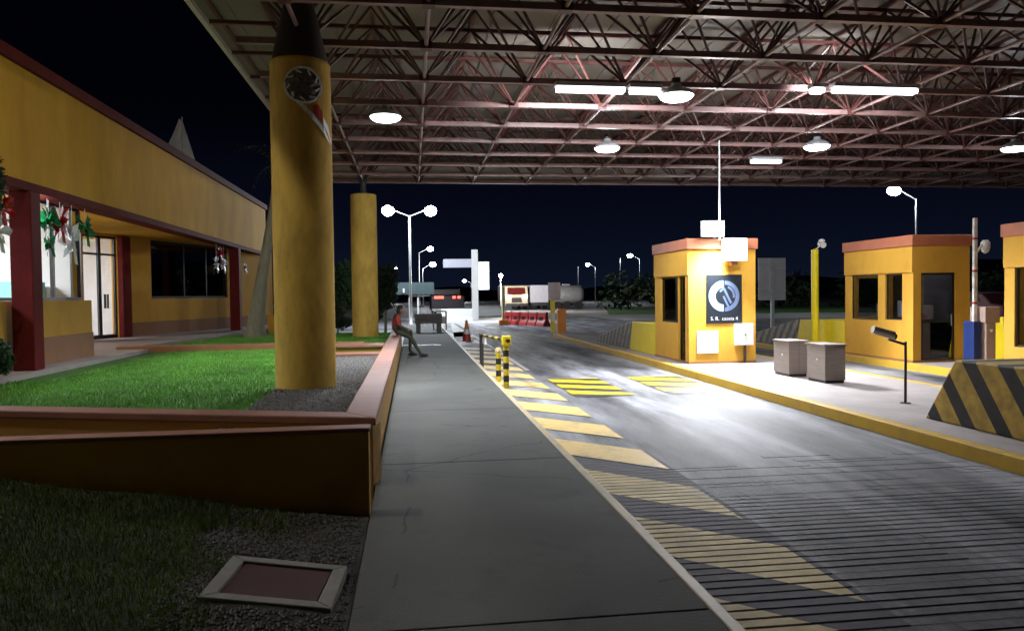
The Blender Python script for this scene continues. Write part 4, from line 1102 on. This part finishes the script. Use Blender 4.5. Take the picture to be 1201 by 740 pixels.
# distant vegetation, one mass of dark bush
mb = MB(); rnd = random.Random(9)
for k in range(90):
    x = 22+k*1.15+rnd.uniform(-1, 1); y = 78+rnd.uniform(-8, 14)-k*.18
    leafcloud(mb, (x, y, rnd.uniform(.8, 2.4)), (2.4, 2, rnd.uniform(1.2, 2.6)), 150, .38, rnd)
for k in range(40):
    x = -60+k*1.4; y = 95+rnd.uniform(-6, 10)
    leafcloud(mb, (x, y, rnd.uniform(1, 3)), (3, 2, rnd.uniform(1.5, 3.5)), 120, .4, rnd)
struct(mb.build('far_bushes', M['leafdark']), 'stuff')
struct(MB().plate([(16, 60), (110, 40), (140, 90), (24, 92)], -.05, .03).build('verge', M['lawn_soil']))
vs = [(-200, 330, -1), (400, 330, -1)]; 
mb = MB(); pts = []
for i in range(41):
    x = -250+i*17; h = 4+6*max(0, math.sin(i*.21+.3))+2*math.sin(i*1.3)+max(0, (i-22))*1.0; pts.append((x, h))
for a, b in zip(pts, pts[1:]):
    mb.add([(a[0], 320, -1), (b[0], 320, -1), (b[0], 345, b[1]), (a[0], 345, a[1]), (a[0], 420, -1), (b[0], 420, -1)], [(0, 1, 2, 3), (3, 2, 5, 4)])
struct(mb.build('hills', M['leafdark']))

# ------------------------------------------------------------------ street lamps
def lamp_head(t, x, y, z, sgn):
    MB().prism([(-.12, 0), (.12, 0), (.08, .12), (-.08, .12)], 0, .7*sgn).build('lamp_head', M['galv'], t)
def make_street_lamp(double, label, power):
    t = thing('street_lamp', label, 'street lamp', (0, 0, 0), 'tall street lamps')
    MB().lathe((0, 0, 0), [(.2, 0), (.2, .08), (.11, .1), (.10, 1.0), (.06, 8.6)], 12).build('pole', M['galv'], t)
    MB().box(-.09, .09, -.125, -.1, .6, 1.0).build('hatch_door', M['galv'], t)
    for sg in ((-1, 1) if double else (-1,)):
        MB().tube((0, 0, 8.5), (sg*1.5, 0, 9.3), .045, 8).build('arm', M['galv'], t)
        mb = MB(); mb.box(min(sg*1.4, sg*2.1), max(sg*1.4, sg*2.1), -.17, .17, 9.27, 9.42); mb.build('lamp_head', M['galv'], t, bevel=.04)
        mb = MB(); ell(mb, (sg*1.8, 0, 9.15), (.5, .42, .36), 10); mb.build('lens', M['street'], t)  # globe oversized, its shape stands in for the lamp's glow
        light('POINT', (sg*1.8, 0, 8.95), power, size=.25, col=(.85, .92, 1), parent=t)
    return t
def make_street_lamp2(label, power):
    t = thing('street_lamp', label, 'street lamp', (0, 0, 0), 'tall street lamps')
    MB().lathe((0, 0, 0), [(.16, 0), (.16, .08), (.085, .1), (.08, 1.0), (.055, 6.5)], 12).build('pole', M['galv'], t)
    for sg in (-1, 1):
        MB().tube((0, 0, 6.45), (sg*1.0, 0, 6.85), .03, 8).build('arm', M['galv'], t)
        MB().box(min(sg*.9, sg*1.5), max(sg*.9, sg*1.5), -.15, .15, 6.88, 7.03).build('lamp_head', M['galv'], t, bevel=.04)
        mb = MB(); ell(mb, (sg*1.25, 0, 6.78), (.36, .3, .3), 10); mb.build('lens', M['street'], t)  # globe enlarged here too, in place of lamp glow
        light('POINT', (sg*1.25, -.1, 6.4), power, size=.3, col=(.85, .92, 1), parent=t)
    return t
s2 = make_street_lamp2( 'tall double-armed street lamp seen between the far pillar and the totem', 2600)
s1 = make_street_lamp(False, 'brightest single street lamp, above the second booth roof', 13000)
s1.location = (37.6, 52, 0); s1.rotation_euler = (0, 0, 0)
s2.location = (-.08, 45, 0); s2.rotation_euler = (0, 0, 0)
def sl(loc, rz, label): return dup(s1, loc, rz, label)
sl((41.9, 135, -.5), 0, 'single street lamp left of the poster booth, larger of the distant pair')
sl((43.4, 175, -.5), 0, 'farther small street lamp above the grey tanker')
sl((1.2, 120, 0), math.pi, 'street lamp just right behind the double-armed lamp pole')
sl((1.7, 118, -2.6), R(150), 'lower lamp glowing against the double-armed lamp pole')
sl((-5.8, 190, -.6), math.pi, 'tiny distant street lamp left of the double-armed lamp')
sl((15.7, 200, -3.6), 0, 'tiny distant lamp just left of the totem')
t = thing('street_lamp', 'added lamp out of view, lighting the lawn and near pillar', 'street lamp', (-5.3, 6.2, .3), 'tall street lamps')  # added lamp outside the view, brightens the lawn and near pillar
MB().lathe((-5.3, 6.2, .3), [(.16, 0), (.14, .1), (.08, .12), (.055, 7.9)], 12).build('pole', M['galv'], t)
MB().tube((-5.3, 6.2, 8.1), (-4.9, 6.2, 8.45), .03, 8).build('arm', M['galv'], t)
MB().box(-5.1, -4.5, 6.05, 6.35, 8.42, 8.55).build('lamp_head', M['galv'], t, bevel=.04)
MB().box(-5.0, -4.6, 6.1, 6.3, 8.38, 8.418).build('lens', M['lens'], t)
light('POINT', (-4.65, 6.2, 8.3), 620, size=.10, col=(1, .93, .8), parent=t)
t = thing('yard_lamp', 'small lamp on a short post at the left of the cream truck', 'lamp', (9.2, 78, 0))
MB().tube((9.2, 78, 0), (9.2, 78, 3.6), .06, 8).build('post', M['galv'], t)
mb = MB(); ell(mb, (9.2, 77.9, 3.75), (.22, .2, .18), 8); mb.build('lens', M['street'], t)
light('POINT', (9.9, 76.5, 3.9), 4200, size=.2, col=(1, .95, .85), parent=t)
# unlit twin poles
for (x, y, lab) in ((39.2, 175, 'plain thin grey pole right of the tanker'), (38.2, 135, 'plain thin grey pole left of the larger distant lamp')):
    t = thing('pole', lab, 'pole', (x, y, 0), 'plain thin poles'); MB().tube((x, y, -.05), (x, y, 8.2), .13, 10, .08).build('shaft', M['galv'], t)

struct(MB().quad((13.5, 46, .008), (36, 46, .008), (36, 74, .008), (13.5, 74, .008)).build('lamplit_ground_patch', mat('painted_lamplight', (.45, .44, .45), .6, var=.3, scale=.3)))  # pale sheet paints in the bright ground under the street lamps
struct(MB().plate([(1.6, 47), (9, 45), (10, 58), (-2, 60)], -.03, .012).build('lamplit_ground_patch', mat('painted_lamplight_mottled', (.5, .49, .5), .6, var=.4, scale=.4)))  # another pale sheet, painted-in lamplight on the ground around the totem
# totem with lit panel
t = thing('sign_totem', 'white totem post with grey arm panel and glowing white screen', 'sign', (4.4, 53, 0))
MB().box(4.2, 4.65, 52.9, 53.1, 0, 4.95).build('post', M['white'], t, bevel=.01)
MB().box(2.2, 4.2, 52.92, 53.05, 3.70, 4.30).build('arm_panel', M['boxgrey'], t, bevel=.01)
MB().box(4.66, 5.45, 52.9, 53.1, 2.1, 4.1).build('casing', M['galv'], t)
MB().box(4.70, 5.41, 52.885, 52.899, 2.14, 4.06).build('lit_screen', M['screen'], t)
light('AREA', (5.0, 52.7, 3.1), 120, size=1.2, aim=(5, 40, 1), parent=t)
# direction board
t = thing('direction_board', 'wide grey-green board on white posts beside the far sidewalk', 'sign', (0, 46.5, 0))
MB().box(-1.35, 1.35, 46.47, 46.53, 1.83, 2.57).build('panel', M['signgreen'], t)
MB().box(-.2, -.1, 46.54, 46.6, 0, 1.83).build('post', M['white'], t); MB().box(.32, .4, 46.54, 46.6, 0, 1.83).build('post', M['white'], t)
MB().box(-.55, -.45, 46.4, 46.46, 1.95, 2.2).build('symbol', M['white'], t)
MB().box(-.2, 1.1, 46.54, 46.58, 1.7, 1.78).build('rail', M['white'], t)
# benches/blocks in front
t = thing('concrete_bench', 'low grey-green concrete bench at the far end of the sidewalk', 'bench', (.8, 33, 0))
MB().box(.1, 1.3, 32.7, 33.3, .55, .7).build('seat', M['coverframe'], t, bevel=.02)
MB().box(.15, .35, 32.75, 33.25, 0, .55).build('leg', M['coverframe'], t); MB().box(1.05, 1.25, 32.75, 33.25, 0, .55).build('leg', M['coverframe'], t)
MB().box(.1, 1.3, 33.2, 33.3, .7, .95).build('backrest', M['coverframe'], t, bevel=.02)
t = thing('hand_barrow', 'white tubular frame stand beside the sidewalk end', 'barrier', (1.2, 36, 0))
for xx in (1.0, 1.6): MB().tube((xx, 36, 0), (xx, 36, 1.0), .04, 8).build('leg', M['white'], t)
MB().tube((1.0, 36, 1.0), (1.6, 36, 1.0), .04, 8).build('rail', M['white'], t)
MB().box(1.0, 1.6, 35.98, 36.02, .4, .75).build('panel', M['white'], t)
# white concrete separators
for (x0, x1, y, lab) in ((1.9, 4.0, 50, 'low white barrier block left of the totem foot'), (5.0, 8.2, 62, 'low white barrier block right of the totem foot')):
    tag(MB().prism([(y-.3, 0), (y+.3, 0), (y+.15, .3), (y+.1, .85), (y-.1, .85), (y-.15, .3)], x0, x1).build('concrete_barrier', M['white'], origin=((x0+x1)/2, y, 0), bevel=.02), lab, 'barrier', 'low white barrier blocks')

# ------------------------------------------------------------------ far vehicles
def wheels(t, pts, r_=.5, w_=.3, ax='x'):
    for x, y in pts: MB().tube((x-w_/2, y, r_), (x+w_/2, y, r_), r_, 18).build('wheel', M['tyre'], t)
t = thing('truck', 'cream truck facing the camera with bright headlights', 'truck', (11.8, 86, 0))
MB().prism([(84.5, .5), (84.5, 1.7), (84.75, 2.75), (86.5, 2.85), (86.5, .5)], 10.45, 13.1).build('cab', M['cream'], t, bevel=.08)
MB().box(10.5, 13.05, 86.6, 92, 1.0, 2.8).build('load_body', M['cream'], t, bevel=.05)
MB().quad((10.7, 84.50, 1.75), (12.85, 84.50, 1.75), (12.75, 84.70, 2.55), (10.8, 84.70, 2.55)).build('windscreen', M['redbrown'], t)
MB().box(10.5, 13.05, 84.38, 84.48, .45, .75).build('bumper', M['darksteel'], t)
MB().box(11.2, 12.35, 84.44, 84.49, .85, 1.4).build('grille', M['darksteel'], t)
for x in (10.8, 12.75): MB().box(x-.25, x+.25, 84.40, 84.49, 1.35, 1.7).build('headlight', M['head'], t)
wheels(t, [(10.7, 85.4), (12.85, 85.4), (10.7, 90.5), (12.85, 90.5)])
t = thing('box_truck', 'pale grey box truck between the cream truck and the tanker', 'truck', (14.5, 88, 0))
MB().box(13.45, 15.55, 85, 92, .8, 2.8).build('box_body', M['boxgrey'], t, bevel=.04)
MB().box(13.6, 15.4, 85.1, 92, .45, .8).build('chassis', M['darksteel'], t)
wheels(t, [(13.7, 86), (15.3, 86), (13.7, 90.5), (15.3, 90.5)])
t = thing('tanker_truck', 'grey rounded tanker truck right of the pale sign panel', 'truck', (18, 88, 0))
mb = MB()
vs = []; n = 24; prof = [(15.9, .7), (16.0, 1.0), (16.4, 1.12), (19.2, 1.12), (19.65, 1.0), (19.8, .7)]
for x, r_ in prof:
    for i in range(n):
        a = 2*math.pi*i/n; vs.append((x, 86+1.25*r_*math.cos(a)/1.12, 1.65+r_*math.sin(a)))
fs = [(k*n+i, k*n+(i+1) % n, (k+1)*n+(i+1) % n, (k+1)*n+i) for k in range(len(prof)-1) for i in range(n)]+[tuple(range(n)), tuple(range((len(prof)-1)*n, len(prof)*n))]
mb.add(vs, fs, 0, True); mb.build('tank', M['tank'], t)
MB().box(16, 19.7, 85.2, 86.8, .4, .6).build('chassis', M['darksteel'], t)
MB().box(17.4, 18.2, 85.7, 86.3, 2.74, 2.9).build('hatch', M['tank'], t)
for x in (16.6, 17.7, 19.1):
    MB().tube((x, 84.9, .45), (x, 85.2, .45), .45, 18).build('wheel', M['tyre'], t)
t = thing('dark_truck', 'dark truck seen from behind with red lights glowing', 'truck', (2.8, 61, 0))
MB().box(1.5, 4.15, 60, 66, .55, 1.75).build('body', M['carpaint'], t, bevel=.05)
MB().box(1.6, 4.05, 63.8, 66, 1.75, 2.3).build('cab', M['carpaint'], t, bevel=.06)
for x0, x1 in ((1.75, 2.5), (3.2, 3.45), (3.6, 3.85)): MB().box(x0, x1, 59.94, 59.995, 1.5, 1.7).build('tail_light', M['tail'], t)
MB().box(1.55, 4.1, 59.9, 59.99, .55, .7).build('bumper', M['white'], t)
wheels(t, [(1.8, 61.2), (3.85, 61.2), (1.8, 65), (3.85, 65)])
